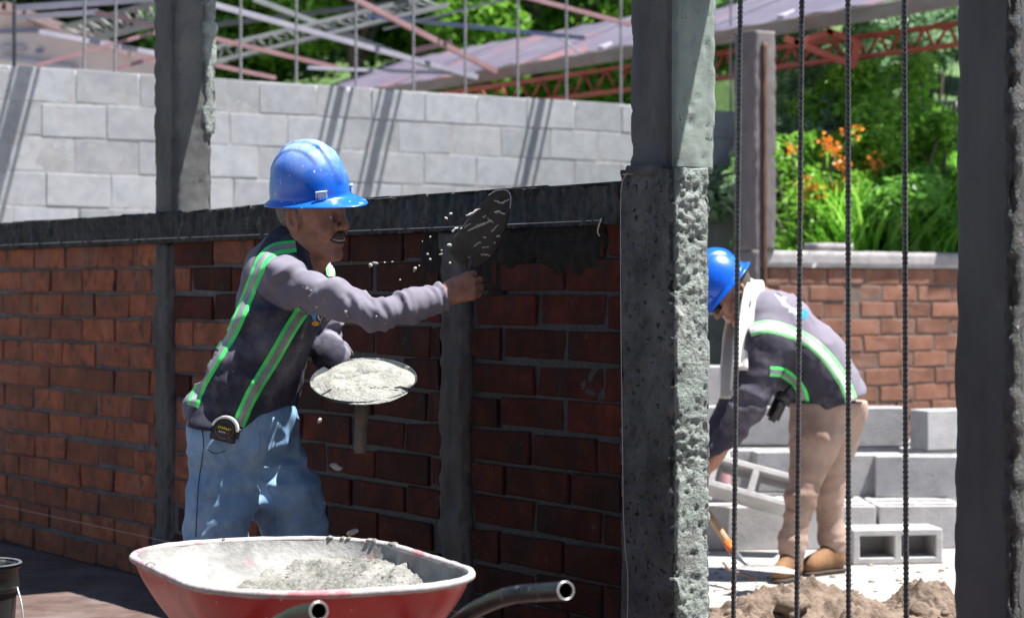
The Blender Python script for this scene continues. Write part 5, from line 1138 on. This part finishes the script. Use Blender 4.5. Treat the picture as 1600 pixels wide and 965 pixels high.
# front row along the yard, holes up
P = W(1085, 500, 9.5)
for k in range(9):
    x = P + Vector((math.cos(R(4)), math.sin(R(4)), 0)) * (.405 * (k - .5)) 
    if k == 4: continue
    for rr in (0, 1, 2):
        o = bpy.data.objects.new('concrete_block', bms[0]); COL.objects.link(o); o.location = (x.x, x.y + rr * .165, zb); o.rotation_euler.z = R(4) + random.uniform(-.02, .02)
        tag(o, ('%s-row low block ' % ('front', 'middle', 'rear')[rr]) + ['hidden behind the foot of the pillar', 'below the tilted block', "just left of the worker's front leg", "behind the worker's front leg", '', "just right of the worker's rear leg", 'behind the block lying on its side', 'at the third doorway bar from the right', 'next to the dark right-hand column'][k], 'concrete block', 'loose concrete blocks')
place(1392, 852, 9.05, R(8), (R(90), 0), 'hollow block lying alone on its side in front of the low row', SG + .075, bm_floor)
place(1178, 735, 9.3, R(-14), (R(68), R(14)), 'tilted block leaning on the low row left of the tan trousers, hole showing', SG + .295)
L2 = [(1345, 745, 10.0, 1, 6, "upright pale block directly behind the worker's knees"), (1432, 745, 9.92, 1, -4, 'large block on the low row in front of the fourth doorway bar'), (1470, 700, 10.4, 1, 3, 'block low behind the large one at the right'), (1350, 680, 10.5, 2, 5, "topmost block behind the seat of the worker's trousers"), (1408, 700, 10.9, 1, 3, 'small far block between the two topmost blocks'), (1488, 680, 10.3, 2, 24, 'topmost block half hidden by the dark right-hand column'), (1215, 665, 10.6, 2, 3, 'block on the far stack behind the tool pouch'), (1160, 665, 10.6, 2, 3, 'block on the far stack behind the hanging arm'), (1218, 640, 10.7, 3, -5, 'top block of the far stack behind the tool pouch'), (1150, 640, 10.75, 3, 4, 'top block of the far stack behind the white towel'), (1240, 700, 10.2, 1, 5, 'block under the far stack near the front knee'), (1180, 700, 10.3, 1, 2, 'block under the far stack above the tilted block')]
for (px, py, d, lv, a, lab) in L2: place(px, py, d, R(a), None, lab, SG + .097 + .193 * lv)
for (px, d, a) in ((1408, 10.9, 3), (1345, 10.5, 5), (1470, 10.4, 3), (1488, 10.3, 20), (1215, 10.6, 3), (1160, 10.6, 3), (1240, 10.2, 5), (1180, 10.3, 2)):
    place(px, 700, d, R(a), None, 'bottom block carrying the rear stacks, shaded by the blocks around it', zb)
for (px, d, a) in ((1345, 10.5, 5), (1488, 10.3, 20), (1215, 10.62, 3), (1160, 10.62, 3)): place(px, 700, d + .002, R(a), None, 'middle block carrying a topmost block of the rear stacks', SG + .097 + .193)
m_bot = mat('faded red label', [(.45, .1, .12), (.55, .4, .4)], scale=8); bt = empty('bottle', (W(1128, 0, 9.3).x, 9.3, SG)); tag(bt, 'dusty plastic bottle with red label standing beside the pillar', 'bottle')
bt.location.z = SG + .0; zb_ = 0
V, Q = lathe([(0, 0), (.04, 0), (.042, .02), (.042, .2), (.03, .25), (.014, .28), (.014, .3), (0, .3)], 24); np_obj('body', V, Q, flat('milky plastic', (.55, .55, .58), .35), bt); V, Q = lathe([(.0428, .08), (.0432, .085), (.0432, .185), (.0428, .19)], 24); np_obj('label_band', V, Q, m_bot, bt); V, Q = lathe([(0.0155, .283), (.016, .305), (0, .306)], 16); np_obj('cap', V, Q, flat('red cap', (.5, .04, .04)), bt)
bt.location.z = SG + .19 + .004; bt.location.y = 9.72; bt.location.x = W(1127, 0, 9.72).x
# ---------------------------------------------------------------- shovel
sh = empty('shovel', w_(1150, 870, 8.2)); tag(sh, 'shovel with pale wooden handle and orange socket lying against the ground beside the pillar', 'shovel')
tube_obj('handle', [w_(1085, 770, 8.55) - sh.location, w_(1139, 850, 8.3) - sh.location], .0155, mat('pale ash handle', [(.42, .27, .15), (.55, .38, .24)], scale=20, stretch=(1, 1, .2)), sh, 12)
tube_obj('socket', [w_(1137, 847, 8.31) - sh.location, w_(1145, 861, 8.26) - sh.location], .0175, flat('orange grip', (.65, .13, .02)), sh, 12)
tube_obj('shaft', [w_(1145, 861, 8.26) - sh.location, w_(1170, 884, 8.15) - sh.location], [.014, .009], flat('steel', (.3, .33, .37), .35, .7), sh, 10)
bm = bmesh.new(); bl_ = [(-.09, 0), (-.085, .12), (-.05, .2), (0, .235), (.05, .2), (.085, .12), (.09, 0)]
vs = [bm.verts.new((x, y, .012 * abs(x) / .09 + .002)) for x, y in bl_]; bm.faces.new(vs); r = bmesh.ops.solidify(bm, geom=bm.faces[:], thickness=.004); bmesh.ops.transform(bm, matrix=Matrix.Translation(w_(1162, 884, 8.12) - sh.location + Vector((0, 0, -.012))) @ rotz(R(-130)), verts=bm.verts)
bm_obj('blade', bm, flat('dusty steel', (.42, .4, .38), .6, .3), sh)
tube_obj('edge', [w_(1130, 878, 8.2) - sh.location, w_(1140, 890, 8.15) - sh.location, w_(1180, 903, 8.05) - sh.location], .006, flat('rust edge', (.2, .13, .1)), sh, 6)
# ---------------------------------------------------------------- earth mounds
m_earth = mat('dry brown earth', [(.085, .06, .042), (.17, .122, .09), (.24, .18, .14)], scale=14, bump=(50, .9, .015), bump2=(140, .6, .004))
def mound(cx, cy, rx, ry, h, seed, n=120):
    X, Y = np.meshgrid(np.linspace(-1.15, 1.15, n), np.linspace(-1.15, 1.15, n), indexing='ij'); rr = np.hypot(X, Y); q = np.stack([X * rx, Y * ry, 0 * X], -1)
    Z = h * np.clip(1 - rr ** 1.6, -.15, 1) * (1 + .8 * fbm(q * 5, seed)) + .05 * fbm(q * 13, seed + 1, 4) + .035 * np.abs(fbm(q * 30, seed + 2, 3)) - .012
    return np.stack([cx + X * rx, cy + Y * ry, SG + Z], -1).reshape(-1, 3), grid_q(n, n, False)[:, ::-1]
g = [mound(W(1255, 0, 7.5).x, 7.5, .33, .3, .105, 1), mound(W(1452, 0, 7.45).x, 7.45, .25, .3, .1, 7), mound(W(1350, 0, 7.25).x, 7.25, .4, .22, .05, 13)]
V = np.vstack([a for a, b in g]); Q = np.vstack([b + i * 14400 for i, (a, b) in enumerate(g)]); o = np_obj('earth', V, Q, m_earth); tag(o, kind='stuff', label='heaps of dug brown earth on the pale yard in the doorway', cat='earth')
rnd = random.Random(9)
for k in range(46):
    (cx, rx) = [(1245, .38), (1448, .28), (1330, .4)][k % 3]; x = W(cx, 0, 7.4).x + rnd.gauss(0, rx * .6); y = 7.4 + rnd.gauss(-.05, .14); rs = rnd.choice((.014, .022, .035, .05)); 
    z = SG + rs * .5 + max(0, .06 - .4 * abs(x - W(cx, 0, 7.4).x)) * (k % 2); bm = bmesh.new(); lump(bm, (0, 0, 0), rs, k + 800, (1.2, 1, .8)); c = bm_obj('earth_clod', bm, m_earth, None, True); c.location = (x, y, z); tag(c, 'small lump of dry brown earth on the heaps in the doorway', 'clod', 'lumps of earth on the heaps')
bm = bmesh.new()
for k in range(90):
    d = rnd.uniform(7.3, 9.1); lump(bm, (W(rnd.uniform(1115, 1480), 0, d).x, d, SG + .003), rnd.choice((.004, .006, .008, .013)), k + 1200, (1.3, 1, .6), sub=1)
o = bm_obj('rubble', bm, mat('pale crumbs', [(.2, .17, .14), (.34, .3, .26)], scale=20), None, True); tag(o, 'small stones and crumbs of earth strewn over the pale yard', 'rubble', kind='stuff')
bm = bmesh.new(); lump(bm, (0, 0, 0), .075, 999, (1.25, 1, .75), .35, 3); c = bm_obj('earth_clod', bm, m_earth, None, True); c.location = (W(1185, 0, 7.55).x, 7.5, SG + .035); tag(c, 'largest angular lump of reddish earth at the left end of the heaps', 'clod', 'lumps of earth on the heaps')
# ---------------------------------------------------------------- steel and roofs beyond the block wall
m_pink = mat('faded pink primer steel', [(.26, .13, .14), (.36, .22, .24)], scale=6, rough=.6, layers=[dict(scale=12, lo=.58, hi=.7, col=(.28, .1, .08), amt=.6)])
m_lav = mat('pale lavender steel', [(.3, .29, .36), (.42, .4, .47)], scale=6, rough=.5); m_gst = mat('grey galvanised steel', [(.2, .21, .21), (.3, .31, .31)], scale=8, rough=.55, metal=.2)
m_bst = flat('blue-grey steel', (.14, .17, .3), .5); m_rst = mat('red oxide steel', [(.26, .042, .028), (.36, .075, .05)], scale=8, rough=.55); m_dst = flat('dark grey steel', (.1, .1, .11), .6)
def purlin(a, b, d0, d1, w, h, m, lab, cat='purlin'):
    P, Q = W(*a, d0), W(*b, d1); o = empty('steel_purlin', P); bm = bmesh.new(); add_channel(bm, P - P, Q - P, w * .6, h * .62, .004)
    me = bpy.data.meshes.new('steel_purlin'); bm.to_mesh(me); bm.free(); bpy.data.objects.remove(o); o = link('steel_purlin', me, m); o.location = P; tag(o, lab, cat, 'bare steel roof members beyond the block wall'); return o
def lattice(a0, a1, b0, b1, d0, d1, n, m, lab, r=.016):
    """joist: two chords and a zigzag of bars"""
    A0, A1, B0, B1 = W(*a0, d0), W(*a1, d1), W(*b0, d0), W(*b1, d1); o = empty('lattice_joist', A0); tag(o, lab, 'joist', 'bare steel roof members beyond the block wall')
    for P, Q in ((A0, A1), (B0, B1)):
        for dy in (0, .1): bm = bmesh.new(); add_bar(bm, P - A0 + Vector((0, dy, 0)), Q - A0 + Vector((0, dy, 0)), r * 1.6, r * 1.6); bm_obj('chord', bm, m, o)
    for i in range(n):
        t0, t1 = i / n, (i + .5) / n; t2 = (i + 1) / n; p, q, s = A0.lerp(A1, t0), B0.lerp(B1, t1), A0.lerp(A1, t2)
        for u, v, dy in ((p, q, 0), (q, s, .1)): tube_obj('web_bar', [u - A0 + Vector((0, dy, 0)), v - A0 + Vector((0, .1 - dy, 0))], r * .75, m, o, 5)
    return o
pl_ = [((22, 13), (260, -3), 15.5, 15.2, .05, .07, m_lav, 'pale lavender beam along the very top left, nearly level'), ((20, 28), (152, 19), 15.6, 15.3, .05, .06, m_lav, 'pale lavender beam below the topmost one at the far left'), ((150, 19), (245, 43), 15.3, 15.2, .05, .05, m_pink, 'pink beam sloping down to the tall stained column from the left'), ((58, 102), (245, 50), 15.0, 15.4, .04, .045, m_pink, 'dull pink beam rising towards the tall stained column from the wall top'),
       ((60, 50), (245, 84), 15.1, 15.6, .05, .055, m_lav, 'lavender beam sloping down in front of the pink gable'), ((180, 108), (245, 90), 15.2, 15.3, .04, .045, m_pink, 'short pink beam just above the wall left of the stained column'), ((300, -2), (745, 121), 15.2, 16.4, .06, .062, m_lav, 'long pale beam crossing downwards above the helmet towards the wall'), ((545, -6), (775, 112), 15.2, 16.0, .055, .06, m_pink, 'pink beam falling from the top edge between helmet and trowel'),
       ((325, 58), (530, 107), 15.4, 15.9, .045, .05, m_pink, 'pink beam falling to the wall right of the stained column'), ((325, 100), (430, 122), 15.2, 15.5, .04, .045, m_pink, 'lowest short red-pink beam right of the stained column'), ((395, -2), (692, 112), 15.8, 16.5, .055, .06, m_gst, 'grey beam crossing behind the pink ones above the helmet'), ((815, -6), (985, 39), 15.3, 15.8, .05, .05, m_pink, 'pink beam at the top right near the pitted pillar'),
       ((575, 25), (915, 60), 16.0, 15.2, .05, .05, m_bst, 'bluish beam running nearly level over the purple roof'), ((648, 79), (706, 66), 16.2, 16.1, .06, .055, m_pink, 'short loose pink stub resting above the purple roof'), ((600, 46), (800, -3), 15.9, 15.4, .03, .025, m_gst, 'thin grey rod rising to the top edge above the trowel'), ((480, 106), (740, 116), 15.7, 16.4, .04, .04, m_lav, 'pale low beam along the top of the wall towards the purple roof'), ((330, 40), (640, 2), 16.6, 16.2, .06, .05, m_dst, 'dark grey beam rising to the right over the helmet'), ((870, 55), (905, 82), 15.4, 15.5, .03, .03, m_lav, 'short pale strut lying on the purple roof sheet')]
for p in pl_: purlin(*p)
lattice((95, 43), (250, 2), (138, 62), (250, 33), 15.6, 15.3, 8, m_gst, 'grey lattice joist left of the tall stained column')
lattice((325, 76), (655, -3), (325, 99), (700, 6), 15.7, 16.3, 14, m_gst, 'long grey lattice joist rising to the right of the stained column')
# roof of the room on the right: eave parallel to the near wall
m_sheet = mat('lavender roof sheet', [(.1, .085, .13), (.16, .14, .2)], scale=1.6, rough=.45, layers=[dict(scale=1.3, lo=.56, hi=.66, col=(.3, .12, .12), amt=.75)], bump=(3, .2, .02))
m_fas = mat('pale weathered fascia', [(.15, .12, .105), (.25, .215, .2)], scale=6, rough=.85, stretch=(.3, .3, 1), layers=[dict(scale=5, lo=.55, hi=.65, col=(.22, .13, .1), amt=.6)])
Ea, Eb = W(1640, -25, 10.55), W(430, 178, 17.9); Eb.z = Ea.z = 2.62; Eb = W(430, 0, 17.9); Eb.z = 2.62; KR = 1.22; Eb = W(430, 0, 17.9 * KR); Ea = W(1640, 0, 10.5 * KR); Ea.z = Eb.z = H + (2.62 - H) * KR
ed = (Eb - Ea).normalized(); en = Vector((-ed.y, ed.x, 0)); en = -en if en.x < 0 else en; EL = (Eb - Ea).length
rf = empty('purple_roof', Ea, math.atan2(ed.y, ed.x)); tag(rf, 'low lavender metal roof with rust patches and pale fascia over the room at right', 'roof')
sgn = 1 if (rotz(math.atan2(ed.y, ed.x)) @ Vector((0, 1, 0))).dot(en) > 0 else -1
for k in range(9):
    a, b = EL * k / 9, EL * (k + 1) / 9; bm = bmesh.new(); wdt = 1.28; rise = .5
    n = 6; vs = []
    for i in range(n + 1):
        x = a + (b - a - .01) * i / n; rz_ = .012 if i % 2 else 0; vs.append([bm.verts.new((x, sgn * t * wdt, .02 + rise * t + rz_ + (k % 2) * .006)) for t in (0, .5, 1)])
    for i in range(n):
        for t in range(2): bm.faces.new((vs[i][t], vs[i + 1][t], vs[i + 1][t + 1], vs[i][t + 1]))
    s_ = bm_obj('roof_sheet', bm, m_sheet, rf); md = s_.modifiers.new('t', 'SOLIDIFY'); md.thickness = .004
bm = bmesh.new(); add_box(bm, (EL * .98, .035, .1), Matrix.Translation((EL / 2, -sgn * .02, -.03)), .004); bm_obj('fascia', bm, m_fas, rf)
bm = bmesh.new(); add_box(bm, (EL * .97, .06, .05), Matrix.Translation((EL / 2, sgn * .05, -.03)), .004); bm_obj('eave_beam', bm, m_wood, rf)
for t in (.24, .33, .45): bm = bmesh.new(); add_bar(bm, Vector((EL * t, sgn * .02, .05)), Vector((EL * (t + .06), sgn * 1.0, .32)), .05, .03); bm_obj('batten', bm, m_lav, rf)
# red truss below the eave
def red(a0, a1, b0, b1, d0, d1, n, lab): 
    o = lattice(a0, a1, b0, b1, d0, d1, n, m_rst, lab, .017); o['group'] = 'red trusses under the purple roof'; o.name = 'red_truss'; o['category'] = 'truss'; return o
red((1205, 76), (1520, 33), (1205, 106), (1520, 66), 15.2, 14.2, 9, 'red steel truss over the flowering bank, seen through the upright bars')
red((690, 146), (1172, 76), (690, 176), (1172, 116), 18.4, 15.9, 14, 'red steel truss behind the pillar, just above the block wall')
st = empty('red_strut', W(1232, 62, 14.6)); tag(st, 'red steel bracket hanging as a bent arm from the truss between the middle bars', 'bracket')
for a, b in (((1226, 60), (1336, 104)), ((1292, 48), (1340, 68)), ((1340, 66), (1332, 104)), ((1240, 68), (1300, 50))):
    bm = bmesh.new(); add_bar(bm, W(*a, 14.6) - st.location, W(*b, 14.6) - st.location, .05, .042); bm_obj('arm', bm, m_rst, st)
# pink gable at the far left
m_gab = mat('pink washed plaster', [(.5, .42, .42), (.62, .57, .58)], scale=1.5, rough=.9, layers=[dict(scale=2.2, lo=.56, hi=.64, col=(.5, .2, .18), amt=.7), dict(scale=1.2, lo=.52, hi=.62, col=(.5, .52, .6), amt=.6)])
ho = empty('gable_house', (0, 18, 0)); tag(ho, 'low house with washed pink gable behind the block wall at far left', 'house')
def wz(px, py, d=18): p = W(px, py, d); return p - Vector((0, 18, 0))
gp = [(-60, 22), (15, 22), (48, 34), (209, 92), (300, 118), (300, 400), (-60, 400)]
bm = bmesh.new(); a = [bm.verts.new(wz(*p)) for p in gp]; b = [bm.verts.new(wz(*p) + Vector((0, 3, 0))) for p in gp]; bm.faces.new(a); bm.faces.new(b[::-1])
for i in range(len(gp)): bm.faces.new((a[i], b[i], b[(i + 1) % len(gp)], a[(i + 1) % len(gp)]))
bmesh.ops.recalc_face_normals(bm, faces=bm.faces[:]); bm_obj('wall', bm, m_gab, ho)
m_verge = mat('faded roof verge', [(.42, .27, .26), (.5, .38, .38)], scale=4)
for p, q in (((-60, 17), (20, 17)), ((15, 14), (50, 27)), ((46, 25), (130, 57)), ((128, 56), (212, 88)), ((210, 87), (300, 115))):
    bm = bmesh.new(); P, Q = wz(*p), wz(*q); add_bar(bm, P + Vector((0, 1.4, 0)), Q + Vector((0, 1.4, 0)), 3.3, .07); bm_obj('roof_slab', bm, m_verge, ho)
for k, (p, q) in enumerate((((0, 50), (66, 48)), ((0, 75), (40, 77)), ((58, 80), (66, 80)), ((0, 90), (120, 108)))): bm = bmesh.new(); add_bar(bm, wz(*p) + Vector((0, -.03, 0)), wz(*q) + Vector((0, -.03, 0)), .05, .03); bm_obj('wall_strip', bm, m_bst if k % 2 == 0 else m_lav, ho)
# added bars overhead, out of view, that stripe the block wall with shade
for (px, w_d, k) in ((588, .055, 'middle'), (512, .042, 'second'), (828, .048, 'right-hand'), (14, .08, 'left-hand')):
    xl = xb_(px); sh_ = BU * ((3.7 - 2.0) * S.dot(BU) / S.z)
    for (dx, wd_) in ((0, w_d), (-.07, .01), (.08, .01)):
        P = Pb + BU * (xl + dx) + sh_ - BN * .25 + Vector((0, 0, 3.7)); Q = P - BN * 1.15; bm = bmesh.new(); add_bar(bm, P - P, Q - P, wd_, .06); o = bm_obj('stripe_caster' if dx == 0 else 'stripe_caster_rod', bm, m_gst, None); o.location = P
        tag(o, 'added overhead bar casting the %s shadow stripe on the block wall' % k if dx == 0 else 'added thin rod beside the bar of the %s shadow stripe, %s' % (k, 'left of it' if dx < 0 else 'right of it'), 'shadow_caster', 'added shadow casters above the yard')

# ---------------------------------------------------------------- vegetation
def leaves(C, Nrm, size, asp=.45, fold=.25, seed=0):
    """leaf-shaped four-point blades, two triangles folded on the midrib"""
    rng = np.random.default_rng(seed); n = len(C); a = rng.normal(size=(n, 3)); t = a - (a * Nrm).sum(1)[:, None] * Nrm; t /= np.linalg.norm(t, axis=1)[:, None]; s = np.cross(Nrm, t)
    L = size[:, None]; w = L * asp
    V = np.stack([C - t * L * .5, C + s * w * .5 + Nrm * w * fold - t * L * .05, C + t * L * .5 - Nrm * L * .12, C - s * w * .5 + Nrm * w * fold - t * L * .05], 1).reshape(-1, 3)
    i = np.arange(n)[:, None] * 4; return V, np.vstack([i + (0, 1, 2), i + (0, 2, 3)])
def unit(a): return a / (np.linalg.norm(a, axis=-1)[..., None] + 1e-9)
def crown(nm, parent, clumps, n, size, m, seed, flat_=.7, asp=.45):
    """clumps: array (k,4) centre+radius (local). leaves on sprays inside each clump"""
    rng = np.random.default_rng(seed); k = len(clumps); idx = rng.integers(0, k, n); d = unit(rng.normal(size=(n, 3))); r = rng.random(n) ** .45
    C = clumps[idx, :3] + d * r[:, None] * clumps[idx, 3:4] * (1, 1, flat_)
    N = unit(d * .55 + (0, 0, 1) + rng.normal(size=(n, 3)) * .55); V, T = leaves(C, N, size * rng.uniform(.6, 1.35, n), asp, .25, seed); return np_obj(nm, V, T, m, parent, False)
def tree(nm, lab, cat, grp, P, h, rad, n, size, m, seed, crown0=.35, trunk_r=.12, nc=26, asp=.45):
    rnd = np.random.default_rng(seed); o = empty(nm, P); tag(o, lab, cat, grp)
    V, fs = tube(smooth_path([(0, 0, -.5), (.06 * h * .3, 0, h * .25), (-.02 * h, .05, h * .5), (0, 0, h * .8)], 6), np.linspace(trunk_r, trunk_r * .3, 19), 9); np_obj('trunk', V, fs, m_bark, o)
    cl_ = []
    for i in range(nc):
        a = rnd.uniform(0, 2 * math.pi); z = h * rnd.uniform(crown0, 1.0); rr = rad * (1 - .75 * abs((z / h - (crown0 + 1) / 2) / (1 - crown0) * 1.5) ** 2) * rnd.uniform(.25, 1)
        c = np.array([rr * math.cos(a), rr * math.sin(a), z]); cl_.append([*c, rad * rnd.uniform(.22, .42)])
        if i % 3 == 0: V, fs = tube([(0, 0, max(h * .2, z * .62)), tuple(c * (.5, .5, .85)), tuple(c)], [trunk_r * .42, trunk_r * .25, trunk_r * .08], 6); np_obj('limb', V, fs, m_bark, o)
    crown('crown', o, np.array(cl_), n, size, m, seed, .75, asp); return o
m_bark = mat('grey-brown bark', [(.06, .045, .035), (.14, .11, .085)], scale=8, stretch=(1, 1, .2), bump=(20, .8, .02))
lm_a = leaf_mat('dense green leaves', [(.06, .18, .03), (.12, .32, .05), (.2, .44, .07), (.28, .52, .11)], .45, .35); lm_b = leaf_mat('yellow-green leaves', [(.11, .28, .025), (.2, .44, .045), (.3, .54, .08)], .45); lm_c = leaf_mat('grey-green leaves', [(.1, .2, .1), (.19, .33, .17), (.36, .5, .33)], .4, .3); lm_d = leaf_mat('dark leaves', [(.015, .05, .015), (.03, .09, .02), (.05, .13, .03)])
TG = 'trees beyond the block wall'
for i, (px, d, h, rad, n, sz, m, lab) in enumerate(((420, 25, 6.4, 2.1, 15000, .17, lm_a, 'broad green tree behind the lattice joist above the helmet'), (560, 23, 5.6, 1.7, 13000, .15, lm_b, 'bright yellow-green tree in the middle of the far trees'), (700, 26, 7.0, 2.3, 16000, .16, lm_a, 'tall feathery green tree above the trowel'), (845, 24, 6.6, 2.0, 16000, .13, lm_b, 'light feathery tree above the purple roof'), (985, 25, 6.8, 2.1, 13000, .16, lm_a, 'green tree partly behind the pitted pillar'),
                                                    (300, 27, 6.5, 2.0, 11000, .17, lm_d, 'dark tree behind the tall stained column'), (150, 28, 7.0, 2.6, 13000, .18, lm_d, 'dark shadowy tree behind the pink gable'), (10, 26, 6.8, 2.3, 10000, .18, lm_d, 'dark tree at the extreme top left'), (1130, 27, 7.2, 2.3, 11000, .17, lm_a, 'far green tree right of the pitted pillar'), (480, 31, 8.5, 3.2, 12000, .22, lm_a, 'tall green tree in the second row, left'), (780, 32, 9, 3.4, 12000, .22, lm_a, 'tall green tree in the second row, middle'), (1000, 33, 9, 3.2, 10000, .22, lm_a, 'tall green tree in the second row, right'), (200, 33, 9, 3.6, 9000, .22, lm_d, 'tall dark tree in the second row, far left'))):
    P = W(px, 0, d); P.z = float(hill(np.array([P.x]), np.array([P.y]))[0]); tree('leafy_tree', lab, 'tree', TG, P, h - P.z * .6, rad, int(n * 1.6), sz, m, 100 + i, .22)
# flowering bank at the right
def hz(x, y): return float(hill(np.array([x]), np.array([y]))[0])
rng = np.random.default_rng(5); n = 5200; gx_ = rng.uniform(1.6, 4.1, n); gy_ = 12.75 + .695 * (gx_ - 1.43) + rng.random(n) ** 1.3 * 3.4; gz_ = hill(gx_, gy_); Lg = rng.uniform(.25, .62, n); az = rng.uniform(0, 2 * np.pi, n); bend = rng.uniform(.25, .95, n); wg = rng.uniform(.008, .017, n)
V = []; K = 5
for k in range(K):
    t = k / (K - 1); out_ = bend * t ** 1.8 * Lg; up_ = Lg * (t - .38 * bend * t ** 3); cx_, cy_ = gx_ + out_ * np.cos(az), gy_ + out_ * np.sin(az); ww = wg * (1 - t) ** .6 + .0012; px_, py_ = -np.sin(az) * ww, np.cos(az) * ww
    V += [np.stack([cx_ + px_, cy_ + py_, gz_ + up_], -1), np.stack([cx_ - px_, cy_ - py_, gz_ + up_], -1)]
V = np.stack(V, 1).reshape(-1, 3); i = np.arange(n)[:, None] * 2 * K; Q = np.vstack([i + (2 * k, 2 * k + 1, 2 * k + 3, 2 * k + 2) for k in range(K - 1)])
lm_g = leaf_mat('bright grass blades', [(.09, .3, .02), (.15, .42, .03), (.22, .52, .05), (.32, .56, .1)], .5)
o = np_obj('grass', V, Q, lm_g, None, False); tag(o, 'tall bright green arching grass on the bank behind the orange wall', 'grass', kind='stuff')
def shrub(P, h, rad, n, size, m, seed, lab, grp, nm='leafy_shrub', asp=.4, nc=14):
    o = empty(nm, P); tag(o, lab, 'shrub', grp); rnd = np.random.default_rng(seed); cl_ = []
    for i in range(nc):
        a = rnd.uniform(0, 6.28); z = h * rnd.uniform(.3, 1); rr = rad * rnd.uniform(.1, .9); c = np.array([rr * math.cos(a), rr * math.sin(a), z]); cl_.append([*c, rad * rnd.uniform(.25, .45)])
    vs, qs, off = [], [], 0
    for c in cl_:
        V, fs = tube([(0, 0, -.1), (c[0] * .4, c[1] * .4, c[2] * .5), tuple(c[:3])], [.018, .012, .004], 5, False); vs.append(V); qs.append(fs[0] + off); off += len(V)
    np_obj('stems', np.vstack(vs), np.vstack(qs), m_bark, o); crown('foliage', o, np.array(cl_), n, size, m, seed, .8, asp); return o, np.array(cl_)
SGp = 'shrubs on the bank beyond the orange wall'
for i, (px, py, d, h, rad, n, sz, m, lab) in enumerate(((1235, 200, 15.2, 1.0, .55, 3800, .085, lm_c, 'grey-green shrub beside the weathered far column'), (1290, 170, 16.2, 1.1, .65, 4200, .09, lm_c, 'grey-green shrub higher up the bank behind the second bar'), (1250, 270, 14.4, .75, .45, 3000, .075, lm_a, 'dark green low shrub at the foot of the weathered far column'), (1345, 215, 15.0, .9, .5, 3600, .085, lm_b, 'bright fern-like shrub behind the third bar'), (1420, 260, 14.2, .9, .5, 3600, .08, lm_b, 'bright feathery shrub behind the fourth bar'), (1470, 250, 14.6, .7, .4, 2400, .08, lm_a, 'green shrub in front of the dark far wall'), (1465, 130, 17.6, 1.3, .6, 3600, .1, lm_c, 'pale shrub on top of the dark far wall'), (1360, 130, 17.5, 1.2, .6, 3600, .1, lm_c, 'pale shrub above the bank under the red truss'), (1230, 130, 17.6, 1.4, .7, 3600, .1, lm_a, 'green shrub at the top left of the bank'), (1385, 330, 13.6, .5, .4, 2200, .07, lm_a, 'low green shrub rising out of the tall grass'))):
    P = W(px, 0, d); P.z = hz(P.x, P.y); shrub(P, h, rad, n, sz, m, 200 + i, lab, SGp)
m_flo = leaf_mat('orange petals', [(.8, .26, .02), (.85, .38, .04), (.8, .18, .03)], .3)
for i, (px, py, d, lab, fl_n) in enumerate(((1270, 265, 13.9, 'shrub with the left cluster of orange flowers, behind the second bar', 9), (1350, 250, 14.2, 'shrub with the right cluster of orange flowers, right of the third bar', 10))):
    P = W(px, 0, d); P.z = hz(P.x, P.y); o, cl_ = shrub(P, W(px, py, d).z - P.z + .15, .5, 2600, .07, lm_b, 260 + i, lab, 'orange flowering shrubs', 'flowering_shrub')
    rnd = np.random.default_rng(40 + i)
    for k in range(fl_n):
        tgt = W(px + rnd.normal() * 27, py + rnd.normal() * 30, d - .45) - P; c = np.array(tgt)[None] + rnd.normal(size=(13, 3)) * (.03, .025, .028); V, T = leaves(c, unit(rnd.normal(size=(13, 3)) + (0, -.5, .6)), np.full(13, .036), .7, .3, k); b_ = np_obj('orange_bloom', V, T, m_flo, o, False)
        tube_obj('flower_stalk', [Vector(tgt), Vector(tgt) * .85 + Vector((0, .15, -.12)), Vector((tgt.x * .6, .2, max(.1, tgt.z - .5)))], .004, m_bark, b_, 5)
# big trees over the bank, and the dark wall
for i, (px, d, h, rad, n, m, lab) in enumerate(((1560, 23.5, 4.6, 1.6, 9000, lm_b, 'leafy tree over the bank behind the dark right-hand column'), (1330, 24.5, 5.0, 2.0, 10000, lm_b, 'pale leafy tree at the top of the bank'), (1210, 24.5, 5.2, 2.0, 9000, lm_c, 'green tree behind the weathered far column'), (1760, 22, 5.5, 1.9, 6000, lm_d, 'dark tree beyond the right edge of the bank'))):
    P = W(px, 0, d); P.z = hz(P.x, P.y); tree('leafy_tree', lab, 'tree', 'trees above the bank', P, h, rad, n, .15, m, 300 + i, .15)
m_dk = mat('tree-shade black block', [(.012, .016, .016), (.03, .036, .034)], scale=5, coord='Object', rand=.2, bump=(60, .5, .005)); m_dj = flat('tree-shade joint', (.05, .06, .06))  # dark base colour stands in for tree shade on this wall
Pd = W(1385, 0, 16.8); Pd.z = 1.5; dw = empty('retaining_wall', Pd, R(12)); tag(dw, 'retaining wall of blocks coloured dark for tree shade, in the bank behind the fourth bar', 'retaining wall')
db = brick_meshes(.396, .15, .19, m_dk, n=3, jit=.004, bev=.006, name='dark_block'); lay(dw, [(0, 2.2)], -.5, 8, .2, .408, db, name='dark_block', ydep=.075, gap=.012); rough_box('mortar_bed', 0, 2.2, .008, .14, -.6, 1.09, [m_dj], dw, res=.06, amp=.003)
